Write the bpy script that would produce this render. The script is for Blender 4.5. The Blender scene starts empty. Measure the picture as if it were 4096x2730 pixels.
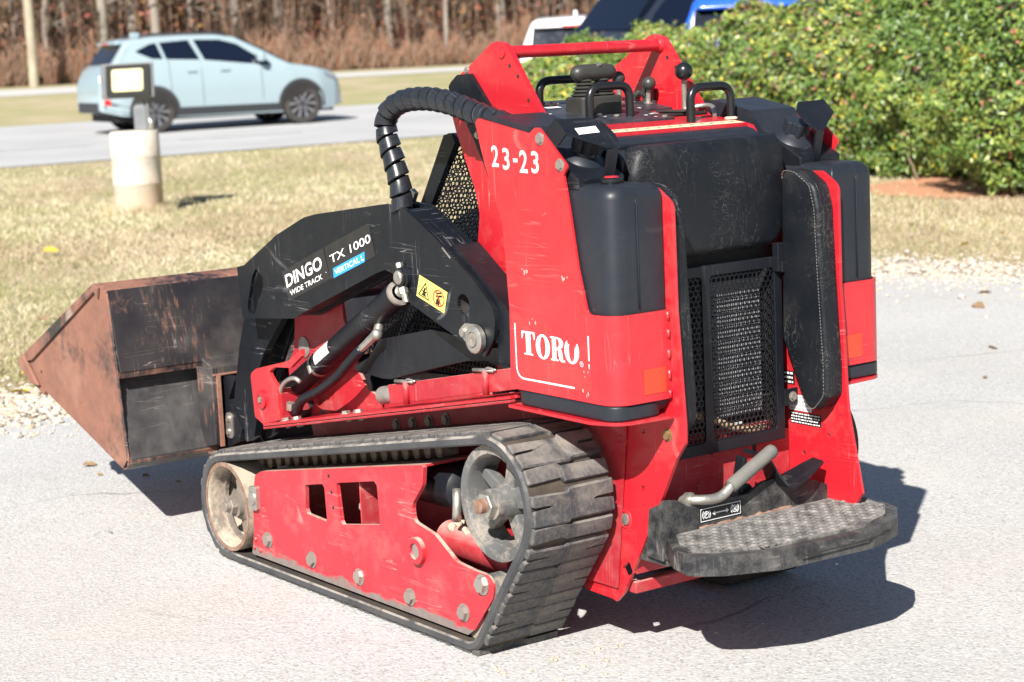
import bpy, bmesh, math, random
from math import sin, cos, pi, radians, sqrt, atan2
from mathutils import Vector, Matrix
from mathutils.geometry import tessellate_polygon

scene = bpy.context.scene
col = scene.collection
rnd = random.Random(7)

# ------------------------------------------------------------------ camera
cam_data = bpy.data.cameras.new('camera')
cam = bpy.data.objects.new('camera', cam_data)
col.objects.link(cam)
scene.camera = cam
PITCH, ROLL = radians(8.579), radians(-2.593)
fwd = Vector((0, cos(PITCH), -sin(PITCH)))
rgt = Vector((1, 0, 0))
upv = rgt.cross(fwd)
r2 = rgt * cos(ROLL) + upv * sin(ROLL)
u2 = upv * cos(ROLL) - rgt * sin(ROLL)
cam.matrix_world = Matrix(((r2.x, u2.x, -fwd.x, 0), (r2.y, u2.y, -fwd.y, 0), (r2.z, u2.z, -fwd.z, 1.43), (0, 0, 0, 1)))
cam_data.sensor_width = 36
cam_data.lens = 70
cam_data.clip_end = 2000
cam_data.dof.use_dof = True
cam_data.dof.focus_distance = 5.0
cam_data.dof.aperture_fstop = 5.3

# ------------------------------------------------------------------ daylight
SUN_DIR = Vector((0.363, 1.179, -1.0)).normalized()      # the way the light travels
world = bpy.data.worlds.new('World')
scene.world = world
world.use_nodes = True
wn = world.node_tree
sky = wn.nodes.new('ShaderNodeTexSky')
sky.sky_type = 'NISHITA'
sky.sun_disc = False
sky.sun_elevation = radians(39)
sky.sun_rotation = radians(197)
sky.air_density = 1.0
sky.dust_density = 0.6
wn.links.new(sky.outputs[0], wn.nodes['Background'].inputs[0])
wn.nodes['Background'].inputs[1].default_value = 0.05
sun_data = bpy.data.lights.new('sun', 'SUN')
sun_data.energy = 5.0
sun_data.angle = radians(0.53)
sun_data.color = (1.0, 0.955, 0.89)
sun = bpy.data.objects.new('sun', sun_data)
col.objects.link(sun)
sun.rotation_euler = SUN_DIR.to_track_quat('-Z', 'Y').to_euler()
scene.view_settings.view_transform = 'Standard'
scene.view_settings.look = 'None'
scene.view_settings.gamma = 1
scene.view_settings.exposure = 0.97
scene.view_settings.use_curve_mapping = False
scene.render.engine = 'CYCLES'

# ------------------------------------------------------------------ helpers: objects
def link(o, parent=None):
    col.objects.link(o)
    if parent is not None:
        o.parent = parent
    return o

def tag(o, label=None, cat=None, group=None, kind=None):
    if label: o['label'] = label
    if cat: o['category'] = cat
    if group: o['group'] = group
    if kind: o['kind'] = kind
    return o

def empty(name, loc=(0, 0, 0), rz=0, parent=None):
    o = bpy.data.objects.new(name, None)
    o.empty_display_size = 0.1
    o.location = loc
    o.rotation_euler = (0, 0, rz)
    return link(o, parent)

def mesh(name, v, f, mats, smooth=False, fm=None):
    me = bpy.data.meshes.new(name)
    me.from_pydata([tuple(p) for p in v], [], f)
    for m in (mats if isinstance(mats, (list, tuple)) else [mats]):
        me.materials.append(m)
    if fm:
        me.polygons.foreach_set('material_index', fm)
    if smooth:
        me.polygons.foreach_set('use_smooth', [True] * len(me.polygons))
    me.update()
    return me

def fixn(me):
    bm = bmesh.new(); bm.from_mesh(me)
    bmesh.ops.recalc_face_normals(bm, faces=bm.faces)
    bm.to_mesh(me); bm.free()
    return me

def obj(name, v, f, mats, parent=None, smooth=False, fm=None, bevel=0, seg=2, ang=35, fix=True):
    me = mesh(name, v, f, mats, smooth, fm)
    if fix: fixn(me)
    o = bpy.data.objects.new(name, me)
    link(o, parent)
    if bevel:
        b = o.modifiers.new('bevel', 'BEVEL')
        b.width = bevel; b.segments = seg; b.limit_method = 'ANGLE'; b.angle_limit = radians(ang)
        b.harden_normals = False
    if smooth and bevel == 0:
        pass
    return o

def inst(name, me, parent, loc, rot=None, scale=None):
    o = bpy.data.objects.new(name, me)
    o.location = loc
    if rot is not None:
        o.rotation_mode = 'QUATERNION'; o.rotation_quaternion = rot
    if scale is not None:
        o.scale = scale
    return link(o, parent)

def smooth_angle(o, deg=40):
    me = o.data
    me.polygons.foreach_set('use_smooth', [True] * len(me.polygons))
    me.set_sharp_from_angle(angle=radians(deg))
    return o

# ------------------------------------------------------------------ helpers: shapes
def fil(pts, r=0.0, n=5):
    """fillet a 2D closed outline; a point may carry its own radius as third value"""
    out = []
    N = len(pts)
    for i in range(N):
        p = Vector(pts[i][:2]); a = Vector(pts[i - 1][:2]); b = Vector(pts[(i + 1) % N][:2])
        rr = pts[i][2] if len(pts[i]) > 2 else r
        if rr <= 0:
            out.append((p.x, p.y)); continue
        da, db = (a - p), (b - p)
        la, lb = da.length, db.length
        if la < 1e-6 or lb < 1e-6:
            continue
        da /= la; db /= lb
        c = max(-1, min(1, da.dot(db)))
        th = math.acos(c)
        if th > pi - 0.05:
            out.append((p.x, p.y)); continue
        d = min(rr / math.tan(th / 2), la * .48, lb * .48)
        p0, p1 = p + da * d, p + db * d
        for k in range(n + 1):
            t = k / n
            q = p0 * (1 - t) ** 2 + p * 2 * t * (1 - t) + p1 * t * t
            out.append((q.x, q.y))
    return out

def circ(cx, cy, r, n=20, ry=None):
    return [(cx + r * cos(2 * pi * k / n), cy + (ry or r) * sin(2 * pi * k / n)) for k in range(n)]

AX = {'y': lambda a, b, t: (a, t, b), 'z': lambda a, b, t: (a, b, t), 'x': lambda a, b, t: (t, a, b)}

def prism(pts, t0, t1, axis='y', holes=()):
    m = AX[axis] if isinstance(axis, str) else axis
    loops = [pts] + list(holes)
    flat = [p for l in loops for p in l]
    n = len(flat)
    tris = tessellate_polygon([[Vector((p[0], p[1], 0)) for p in l] for l in loops])
    v = [m(p[0], p[1], t0) for p in flat] + [m(p[0], p[1], t1) for p in flat]
    f = [tuple(t) for t in tris] + [tuple(i + n for i in reversed(t)) for t in tris]
    b = 0
    for l in loops:
        k = len(l)
        for i in range(k):
            j = (i + 1) % k
            f.append((b + i, b + j, b + j + n, b + i + n))
        b += k
    return v, f

def plate(name, pts, t0, t1, mat, parent, axis='y', holes=(), r=0, bevel=.0012, seg=2):
    v, f = prism(fil(pts, r), t0, t1, axis, holes)
    return obj(name, v, f, mat, parent, bevel=bevel, seg=seg)

def join(*parts):
    V, F = [], []
    for v, f in parts:
        b = len(V)
        V += list(v); F += [tuple(i + b for i in q) for q in f]
    return V, F

def box(x0, x1, y0, y1, z0, z1):
    v = [(x, y, z) for x in (x0, x1) for y in (y0, y1) for z in (z0, z1)]
    f = [(0, 1, 3, 2), (4, 6, 7, 5), (0, 4, 5, 1), (2, 3, 7, 6), (0, 2, 6, 4), (1, 5, 7, 3)]
    return v, f

def bar(a, b, w, h, up=(0, 0, 1)):
    """box of width w (sideways) and height h along the line a-b"""
    a, b = Vector(a), Vector(b)
    d = (b - a).normalized(); s = d.cross(Vector(up)).normalized(); u = s.cross(d)
    v = [p + s * (w / 2 * i) + u * (h / 2 * j) for p in (a, b) for i in (-1, 1) for j in (-1, 1)]
    return [tuple(p) for p in v], [(0, 1, 3, 2), (4, 6, 7, 5), (0, 4, 5, 1), (2, 3, 7, 6), (0, 2, 6, 4), (1, 5, 7, 3)]

def curve_path(pts, r=.03, n=6):
    """round the corners of a 3D polyline"""
    P = [Vector(p) for p in pts]
    out = [P[0]]
    for i in range(1, len(P) - 1):
        a, p, b = P[i - 1], P[i], P[i + 1]
        d0 = min(r, (a - p).length * .49); d1 = min(r, (b - p).length * .49)
        p0 = p + (a - p).normalized() * d0; p1 = p + (b - p).normalized() * d1
        for k in range(n + 1):
            t = k / n
            out.append(p0 * (1 - t) ** 2 + p * 2 * t * (1 - t) + p1 * t * t)
    out.append(P[-1])
    return out

def spline(pts, n=8):
    P = [Vector(p) for p in pts]
    P = [P[0] * 2 - P[1]] + P + [P[-1] * 2 - P[-2]]
    out = []
    for i in range(1, len(P) - 2):
        for k in range(n):
            t = k / n
            a, b, c, d = P[i - 1], P[i], P[i + 1], P[i + 2]
            out.append(.5 * ((2 * b) + (c - a) * t + (2 * a - 5 * b + 4 * c - d) * t * t + (3 * b - a - 3 * c + d) * t ** 3))
    out.append(P[-2])
    return out

def tube(pts, r, n=10, caps=True):
    P = [Vector(p) for p in pts]
    R = r if isinstance(r, (list, tuple)) else [r] * len(P)
    V, F = [], []
    t = (P[1] - P[0]).normalized()
    s = t.orthogonal().normalized()
    for i, p in enumerate(P):
        t2 = (P[min(i + 1, len(P) - 1)] - P[max(i - 1, 0)]).normalized()
        s = (s - t2 * s.dot(t2)).normalized()
        u = t2.cross(s)
        for k in range(n):
            a = 2 * pi * k / n
            V.append(p + (s * cos(a) + u * sin(a)) * R[i])
    for i in range(len(P) - 1):
        for k in range(n):
            k2 = (k + 1) % n
            F.append((i * n + k, i * n + k2, (i + 1) * n + k2, (i + 1) * n + k))
    if caps:
        F.append(tuple(reversed(range(n)))); F.append(tuple(range((len(P) - 1) * n, len(P) * n)))
    return [tuple(v) for v in V], F

def lathe(prof, n=24, o=(0, 0, 0), axis=(0, 0, 1), closed=False):
    """prof: list of (radius, height) along axis from o"""
    a = Vector(axis).normalized(); s = a.orthogonal().normalized(); u = a.cross(s)
    O = Vector(o)
    V, F = [], []
    for r, h in prof:
        for k in range(n):
            t = 2 * pi * k / n
            V.append(tuple(O + a * h + (s * cos(t) + u * sin(t)) * max(r, 1e-5)))
    m = len(prof)
    for i in range(m if closed else m - 1):
        j = (i + 1) % m
        for k in range(n):
            k2 = (k + 1) % n
            F.append((i * n + k, i * n + k2, j * n + k2, j * n + k))
    return V, F

def ball(o, r, n=16, axis=(0, 0, 1)):
    return lathe([(r * sin(pi * i / 10), -r * cos(pi * i / 10)) for i in range(11)], n, o, axis)

def puffy(pts, t0, t1, axis='y', rr=.02, n=5, dome=.006):
    """upholstered pad: outline pts, from plane t0 (back) to t1 (front) with rolled edges"""
    m = AX[axis]
    N = len(pts)
    c = Vector((sum(p[0] for p in pts) / N, sum(p[1] for p in pts) / N))
    P = [Vector(p) for p in pts]
    nor = []
    area = sum(P[i].x * P[(i + 1) % N].y - P[(i + 1) % N].x * P[i].y for i in range(N))
    for i in range(N):
        e = (P[(i + 1) % N] - P[i - 1]).normalized()
        q = Vector((-e.y, e.x)) if area > 0 else Vector((e.y, -e.x))
        nor.append(q)
    sgn = 1 if t1 > t0 else -1
    V, F = [], []
    rings = [(0, t0), (0, t1 - sgn * rr)]
    for k in range(1, n + 1):
        a = pi / 2 * k / n
        rings.append((rr * (1 - cos(a)), t1 - sgn * rr + sgn * rr * sin(a)))
    for off, t in rings:
        for i in range(N):
            q = P[i] + nor[i] * off
            V.append(m(q.x, q.y, t))
    last = [P[i] + nor[i] * rings[-1][0] for i in range(N)]
    K = 5
    for k in range(1, K + 1):
        s = 1 - k / (K + .6)
        for i in range(N):
            q = c + (last[i] - c) * s
            V.append(m(q.x, q.y, t1 + sgn * dome * (1 - s * s)))
    nr = len(rings) + K
    for i in range(nr - 1):
        for k in range(N):
            k2 = (k + 1) % N
            F.append((i * N + k, i * N + k2, (i + 1) * N + k2, (i + 1) * N + k))
    F.append(tuple(range((nr - 1) * N, nr * N)))
    F.append(tuple(reversed(range(N))))
    return V, F

def resample(pts, d):
    out = []
    N = len(pts)
    for i in range(N):
        a, b = Vector(pts[i]), Vector(pts[(i + 1) % N])
        k = max(1, int(round((b - a).length / d)))
        for j in range(k):
            q = a.lerp(b, j / k); out.append((q.x, q.y))
    return out

def rbox(x0, x1, y0, y1, z0, z1, r, rt=None, n=6, rc=None):
    """box with rounded vertical edges r and rounded top and bottom rims rt"""
    rt = rt or r
    rc = rc or (r, r, r, r)
    base = fil([(x0, y0, rc[0]), (x1, y0, rc[1]), (x1, y1, rc[2]), (x0, y1, rc[3])], r, n)
    N = len(base)
    P = [Vector(p) for p in base]
    c = Vector(((x0 + x1) / 2, (y0 + y1) / 2))
    sx, sy = (x1 - x0) / 2, (y1 - y0) / 2
    rings = []
    for k in range(n + 1):
        a = pi / 2 * k / n
        rings.append((rt * (1 - sin(a)), z0 + rt * (1 - cos(a))))
    for k in range(n + 1):
        a = pi / 2 * k / n
        rings.append((rt * (1 - cos(a)), z1 - rt + rt * sin(a)))
    V, F = [], []
    for off, z in rings:
        for p in P:
            V.append((c.x + (p.x - c.x) * (1 - off / sx), c.y + (p.y - c.y) * (1 - off / sy), z))
    for i in range(len(rings) - 1):
        for k in range(N):
            k2 = (k + 1) % N
            F.append((i * N + k, i * N + k2, (i + 1) * N + k2, (i + 1) * N + k))
    F.append(tuple(range((len(rings) - 1) * N, len(rings) * N)))
    F.append(tuple(reversed(range(N))))
    return V, F

def hexmesh(pts, pitch, wall, t0, t1, axis='y', rot=False):
    """perforated honeycomb sheet clipped to cells whose centre lies inside pts"""
    m = AX[axis]
    xs = [p[0] for p in pts]; ys = [p[1] for p in pts]
    def inside(x, y):
        c = False
        for i in range(len(pts)):
            x1, y1 = pts[i]; x2, y2 = pts[i - 1]
            if (y1 > y) != (y2 > y) and x < (x2 - x1) * (y - y1) / (y2 - y1) + x1:
                c = not c
        return c
    V, F = [], []
    R = pitch / sqrt(3); Ri = R - wall / sqrt(3)
    j = 0
    y = min(ys)
    while y <= max(ys):
        x = min(xs) + (pitch / 2 if j % 2 else 0)
        while x <= max(xs):
            if inside(x, y):
                b = len(V)
                for rr, t in ((R, t1), (Ri, t1), (Ri, t0)):
                    for k in range(6):
                        a = pi / 3 * k + pi / 6
                        V.append(m(x + rr * cos(a), y + rr * sin(a), t))
                for k in range(6):
                    k2 = (k + 1) % 6
                    F.append((b + k, b + k2, b + 6 + k2, b + 6 + k))
                    F.append((b + 6 + k, b + 6 + k2, b + 12 + k2, b + 12 + k))
            x += pitch
        y += pitch * sqrt(3) / 2
        j += 1
    return V, F

def text_obj(name, s, size, pos, right, up, mat, parent, xs=1.0, off=0.0, thick=.0005, spacing=1.0):
    cu = bpy.data.curves.new('lettering', 'FONT')
    cu.body = s; cu.size = size; cu.offset = off; cu.extrude = thick; cu.space_character = spacing
    cu.resolution_u = 4
    t = bpy.data.objects.new('lettering', cu)
    col.objects.link(t)
    dg = bpy.context.evaluated_depsgraph_get()
    me = bpy.data.meshes.new_from_object(t.evaluated_get(dg))
    bpy.data.objects.remove(t)
    me.materials.clear(); me.materials.append(mat)
    r = Vector(right).normalized(); u = Vector(up).normalized(); n = r.cross(u)
    M = Matrix(((r.x * xs, u.x, n.x, pos[0]), (r.y * xs, u.y, n.y, pos[1]), (r.z * xs, u.z, n.z, pos[2]), (0, 0, 0, 1)))
    me.transform(M)
    o = bpy.data.objects.new(name, me)
    return link(o, parent)

# ------------------------------------------------------------------ materials
class NT:
    def __init__(s, name):
        s.m = bpy.data.materials.new(name); s.m.use_nodes = True
        s.t = s.m.node_tree; s.b = s.t.nodes['Principled BSDF']
        s.tc = s.n('ShaderNodeTexCoord'); s.co = s.tc.outputs['Object']
    def n(s, k, **kw):
        q = s.t.nodes.new(k)
        for a, v in kw.items(): setattr(q, a, v)
        return q
    def l(s, a, b): s.t.links.new(a, b)
    def mapped(s, scale=(1, 1, 1), rot=(0, 0, 0), src=None):
        q = s.n('ShaderNodeMapping'); q.inputs['Scale'].default_value = scale; q.inputs['Rotation'].default_value = rot
        s.l(src or s.co, q.inputs['Vector']); return q.outputs[0]
    def noise(s, scale, detail=5, rough=.55, src=None, dist=0):
        q = s.n('ShaderNodeTexNoise'); q.inputs['Scale'].default_value = scale; q.inputs['Detail'].default_value = detail
        q.inputs['Roughness'].default_value = rough; q.inputs['Distortion'].default_value = dist
        s.l(src or s.co, q.inputs['Vector']); return q.outputs[0]
    def vor(s, scale, feature='F1', src=None, out=0):
        q = s.n('ShaderNodeTexVoronoi', feature=feature); q.inputs['Scale'].default_value = scale
        s.l(src or s.co, q.inputs['Vector']); return q.outputs[out]
    def ramp(s, fac, a, b, va=0., vb=1.):
        q = s.n('ShaderNodeMapRange', clamp=True); s.l(fac, q.inputs[0])
        q.inputs[1].default_value = a; q.inputs[2].default_value = b; q.inputs[3].default_value = va; q.inputs[4].default_value = vb
        return q.outputs[0]
    def mul(s, a, b, op='MULTIPLY'):
        q = s.n('ShaderNodeMath', operation=op)
        for i, x in enumerate((a, b)):
            if isinstance(x, (int, float)): q.inputs[i].default_value = x
            else: s.l(x, q.inputs[i])
        return q.outputs[0]
    def mix(s, fac, a, b):
        q = s.n('ShaderNodeMix', data_type='RGBA')
        if isinstance(fac, (int, float)): q.inputs[0].default_value = fac
        else: s.l(fac, q.inputs[0])
        for i, x in ((6, a), (7, b)):
            if isinstance(x, tuple): q.inputs[i].default_value = (*x[:3], 1)
            else: s.l(x, q.inputs[i])
        return q.outputs[2]
    def bump(s, h, strength=.3, dist=.002):
        q = s.n('ShaderNodeBump'); q.inputs['Strength'].default_value = strength; q.inputs['Distance'].default_value = dist
        s.l(h, q.inputs['Height']); s.l(q.outputs[0], s.b.inputs['Normal'])
    def lines(s, sc, rot, w=.03, cyc=4, src=None, detail=2):
        f = s.mul(s.mul(s.noise(1., detail, .45, s.mapped(sc, rot, src)), cyc), 1, 'WRAP') if False else None
        q = s.n('ShaderNodeMath', operation='FRACT'); s.l(s.mul(s.noise(1., detail, .45, s.mapped(sc, rot, src)), cyc), q.inputs[0])
        d = s.n('ShaderNodeMath', operation='ABSOLUTE'); s.l(s.mul(q.outputs[0], .5, 'SUBTRACT'), d.inputs[0])
        return s.ramp(d.outputs[0], w * .3, w, 1, 0)
    def up(s, a=.3, b=.9):
        g = s.n('ShaderNodeNewGeometry'); x = s.n('ShaderNodeSeparateXYZ'); s.l(g.outputs['Normal'], x.inputs[0])
        return s.ramp(x.outputs[2], a, b)
    def col(s, c):
        if isinstance(c, tuple): s.b.inputs['Base Color'].default_value = (*c[:3], 1)
        else: s.l(c, s.b.inputs['Base Color'])
    def rough(s, r):
        if isinstance(r, (int, float)): s.b.inputs['Roughness'].default_value = r
        else: s.l(r, s.b.inputs['Roughness'])

def MAT(name, c1, c2=None, ns=6, rough=.5, r2=None, metal=0, coat=0, bump=0, bs=300, bd=.001,
        scr=0, scol=(.5, .45, .42), dust=0, dcol=(.46, .39, .31), ds=5, d0=.5, d1=.7, up=0, spec=.5):
    t = NT(name)
    n1 = t.noise(ns, 6)
    c = t.mix(t.ramp(n1, .35, .65), c1, c2 or c1)
    rr = t.ramp(t.noise(ns * 3, 4), .3, .7, rough, r2 if r2 is not None else rough)
    if scr:
        for rot, sc in (((.3, .9, .2), (1.6, 55, 2)), ((1.1, .35, .8), (2, 2, 48)), ((.2, 2.2, .5), (45, 2, 1.5))):
            k = t.mul(t.lines(sc, rot), t.ramp(t.noise(7, 3, src=t.mapped((1, 1, 1), rot)), .52, .64))
            c = t.mix(t.mul(k, scr), c, scol)
    if dust:
        k = t.ramp(t.mul(t.noise(ds, 7, .65), t.mul(t.noise(ds * 9, 4), .35), 'ADD'), d0 + .17, d1 + .17)
        k = t.mul(k, dust)
        c = t.mix(k, c, dcol)
        rr = t.mul(rr, t.mul(k, .35), 'ADD')
    if up:
        k = t.mul(t.mul(t.up(), t.ramp(t.noise(14, 5), .3, .6)), up)
        c = t.mix(k, c, dcol)
        rr = t.mul(rr, t.mul(k, .4), 'ADD')
    t.col(c); t.rough(rr)
    t.b.inputs['Metallic'].default_value = metal
    t.b.inputs['Coat Weight'].default_value = coat
    t.b.inputs['Coat Roughness'].default_value = .12
    t.b.inputs['Specular IOR Level'].default_value = spec
    if bump:
        t.bump(t.noise(bs, 3), bump, bd)
    return t.m

RED = (.49, .014, .024); RED2 = (.42, .011, .02)
m_red = MAT('red_paint', RED, RED2, 3, .33, .45, coat=.25, scr=.55, scol=(.72, .2, .18), dust=.16, d0=.52, d1=.75, dcol=(.5, .25, .2))
m_redp = MAT('red_panel_paint', (.54, .017, .025), (.48, .014, .023), 2, .3, .45, coat=.25, scr=.34, scol=(.74, .22, .2), dust=.1, ds=2.5, d0=.42, d1=.75, dcol=(.58, .17, .16))
m_redd = MAT('dusty_red_paint', (.39, .014, .024), (.32, .016, .026), 5, .45, .6, coat=.05, scr=.5, scol=(.6, .28, .26), dust=.22, ds=4, d0=.45, d1=.75, dcol=(.5, .33, .28), up=.8)
m_black = MAT('black_paint', (.005, .0065, .010), (.0075, .009, .0125), 7, .34, .5, coat=.0, scr=.75, scol=(.2, .2, .21), dust=.05, dcol=(.1, .1, .1), spec=.32)
m_blackm = MAT('black_satin_metal', (.006, .0075, .011), (.009, .0105, .014), 9, .35, .5, scr=.2, scol=(.16, .16, .16), spec=.38)
m_plas = MAT('black_moulded_plastic', (.013, .016, .022), (.017, .02, .027), 6, .38, .48, bump=.12, bs=900, bd=.0006, scr=.14, scol=(.16, .17, .18), dust=.06, dcol=(.12, .12, .12), d0=.5, d1=.8, spec=.42)
m_plasg = MAT('glossy_black_plastic', (.01, .011, .013), None, 6, .22, .34)
m_zinc = MAT('zinc_plated_steel', (.55, .53, .48), (.42, .4, .36), 30, .34, .5, metal=.85, dust=.25, dcol=(.35, .28, .2))
m_steel = MAT('worn_steel', (.36, .34, .31), (.22, .19, .165), 25, .45, .65, metal=.5, dust=.4, ds=12, dcol=(.33, .24, .17))
m_chrome = MAT('chrome_rod', (.75, .76, .78), None, 6, .08, .12, metal=1)
m_rustbolt = MAT('rusty_steel', (.2, .1, .065), (.3, .2, .15), 40, .65, .8, metal=.2)
m_wheel = MAT('dusty_cast_wheel', (.085, .087, .088), (.12, .12, .118), 9, .55, .7, dust=.65, ds=8, d0=.46, d1=.66, dcol=(.44, .37, .29), bump=.35, bs=160, bd=.002)
m_wheelt = MAT('mud_coated_wheel', (.13, .105, .085), (.19, .155, .125), 9, .7, .85, dust=.8, ds=7, d0=.42, d1=.62, dcol=(.47, .4, .31), bump=.4, bs=120, bd=.003)
m_grip = MAT('grey_rubber_grip', (.14, .135, .12), (.1, .098, .09), 20, .75, .85, bump=.2, bs=200)
m_mud = MAT('dried_mud', (.42, .33, .24), (.5, .42, .33), 30, .9, bump=.8, bs=60, bd=.01)
m_hose = MAT('tan_hose', (.5, .37, .24), (.42, .3, .19), 15, .6)
m_ball = MAT('grey_knob', (.042, .041, .037), (.03, .03, .027), 20, .38, .48)
m_dark = MAT('engine_and_recess_shade', (.012, .011, .011), (.02, .017, .015), 8, .7, .8)  # dark engine parts; also painted shade for recesses and hollows
m_fin = MAT('radiator_fins', (.34, .34, .35), (.24, .24, .25), 30, .5, .6, metal=.2)
m_white = MAT('white_print', (.82, .82, .82), None, 6, .5)
m_white2 = MAT('stencil_white', (.78, .74, .74), (.72, .45, .44), 90, .7, dust=.5, ds=60, d0=.45, d1=.6, dcol=(.68, .2, .2))
m_yel = MAT('yellow_decal', (.78, .66, .16), None, 6, .45)
m_crm = MAT('cream_decal', (.72, .64, .42), (.66, .58, .36), 20, .5)
m_ink = MAT('black_ink', (.012, .012, .012), None, 6, .5)
m_blue = MAT('blue_decal', (.03, .32, .75), None, 6, .4)
m_decal = MAT('black_gloss_decal', (.014, .014, .016), (.02, .02, .023), 20, .3, .42, scr=.7, scol=(.2, .2, .2))
m_orange = MAT('orange_reflector', (.8, .05, .02), None, 6, .3)
m_redcap = MAT('red_cap', (.4, .02, .03), None, 6, .35)

def leather():
    t = NT('creased_black_vinyl')
    warp = t.n('ShaderNodeMix', data_type='VECTOR'); warp.inputs[0].default_value = .018
    nz = t.n('ShaderNodeTexNoise'); nz.inputs['Scale'].default_value = 22; t.l(t.co, nz.inputs['Vector'])
    t.l(t.co, warp.inputs[4]); t.l(nz.outputs[1], warp.inputs[5])
    W = warp.outputs[1]
    c = t.mix(t.ramp(t.noise(7, 5), .35, .7), (.006, .0075, .0105), (.011, .0125, .0155))
    hgt = t.noise(500, 2)
    tot = None
    for sc, rot, thr, msc in (((90, 90, 12), (0, 0, 0), .045, 6), ((70, 70, 15), (.25, .3, .2), .04, 8), ((30, 30, 80), (.3, .2, .5), .035, 7)):
        k = t.mul(t.lines(sc, rot, thr, 3, W, 5), t.ramp(t.noise(msc, 4, .6, t.mapped((1, 1, .6), (msc, 0, msc))), .5, .66))
        tot = k if tot is None else t.mul(tot, k, 'MAXIMUM')
    c = t.mix(t.mul(tot, .3), c, (.22, .21, .195))
    c = t.mix(t.mul(t.ramp(t.noise(5, 6, .7), .55, .75), .08), c, (.3, .27, .22))
    t.b.inputs['Specular IOR Level'].default_value = .3
    t.col(c); t.rough(t.ramp(t.noise(14, 3), .3, .7, .36, .5))
    t.bump(t.mul(t.mul(tot, -1.2), hgt, 'ADD'), .35, .0012)
    return t.m
m_vinyl = leather()

def rubber(name, dust, up=.9):
    t = NT(name)
    c = t.mix(t.ramp(t.noise(9, 5), .35, .65), (.034, .036, .041), (.06, .062, .066))
    k = t.ramp(t.mul(t.noise(11, 8, .7), t.mul(t.noise(90, 3), .4), 'ADD'), .62, .9)
    c = t.mix(t.mul(k, dust * .55), c, (.36, .31, .25))
    k2 = t.ramp(t.noise(26, 7, .7), .56, .68)
    c = t.mix(t.mul(k2, dust * .55), c, (.2, .145, .1))
    c = t.mix(t.mul(t.mul(t.up(.2, .8), t.ramp(t.noise(18, 6), .32, .55)), up), c, (.5, .45, .38))
    t.col(c); t.rough(t.ramp(t.noise(12, 3), .3, .7, .55, .8))
    t.bump(t.noise(70, 6, .7), .5, .003)
    return t.m
m_rub = rubber('worn_track_rubber', .5, .22)
m_belt = MAT('dirt_packed_belt', (.03, .026, .022), (.07, .052, .036), 14, .9)
m_rubs = rubber('track_side_rubber', .12, .55)

def bucket_mat(name, rustlo, rusthi, streak):
    t = NT(name)
    base = t.mix(t.ramp(t.noise(6, 5), .35, .65), (.018, .017, .02), (.04, .036, .036))
    rc = t.mix(t.ramp(t.noise(24, 7, .7), .3, .7), (.26, .115, .075), (.18, .085, .06))
    rc = t.mix(t.ramp(t.noise(4, 4), .5, .75), rc, (.32, .165, .115))
    k = t.ramp(t.mul(t.noise(4.5, 8, .68), t.mul(t.noise(40, 4), .3), 'ADD'), rustlo, rusthi)
    c = t.mix(k, base, rc)
    if streak:
        s1 = t.ramp(t.noise(1.0, 6, .7, t.mapped((60, 60, 7))), .54, .68)
        s2 = t.ramp(t.noise(4.2, 5), .46, .62)
        c = t.mix(t.mul(t.mul(s1, s2), streak), c, (.33, .15, .1))
        for rot, sc in (((.3, .9, .2), (2, 40, 2)), ((.5, 2.2, .5), (2, 2, 36))):
            q = t.mul(t.lines(sc, rot), t.ramp(t.noise(6, 3), .53, .64))
            c = t.mix(t.mul(q, .5), c, (.4, .34, .3))
        c = t.mix(t.mul(t.ramp(t.noise(3, 6), .55, .8), .3), c, (.3, .27, .24))
    t.col(c); t.rough(t.ramp(k, 0, 1, .38, .8))
    t.bump(t.noise(140, 5), .25, .0015)
    return t.m
m_bback = bucket_mat('scuffed_black_bucket_steel', .80, .96, 1.0)
m_blow = MAT('dust_sheen_bucket_steel', (.028, .028, .031), (.04, .039, .04), 5, .36, .5, scr=.4, scol=(.3, .26, .23), dust=.5, ds=3.5, d0=.4, d1=.8, dcol=(.17, .16, .15))  # grey dust also imitates the soft sheen of the lower back
m_brust = bucket_mat('rusted_bucket_steel', .4, .62, 0)
m_bedge = bucket_mat('rust_streaked_edge', .56, .76, .8)

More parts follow.
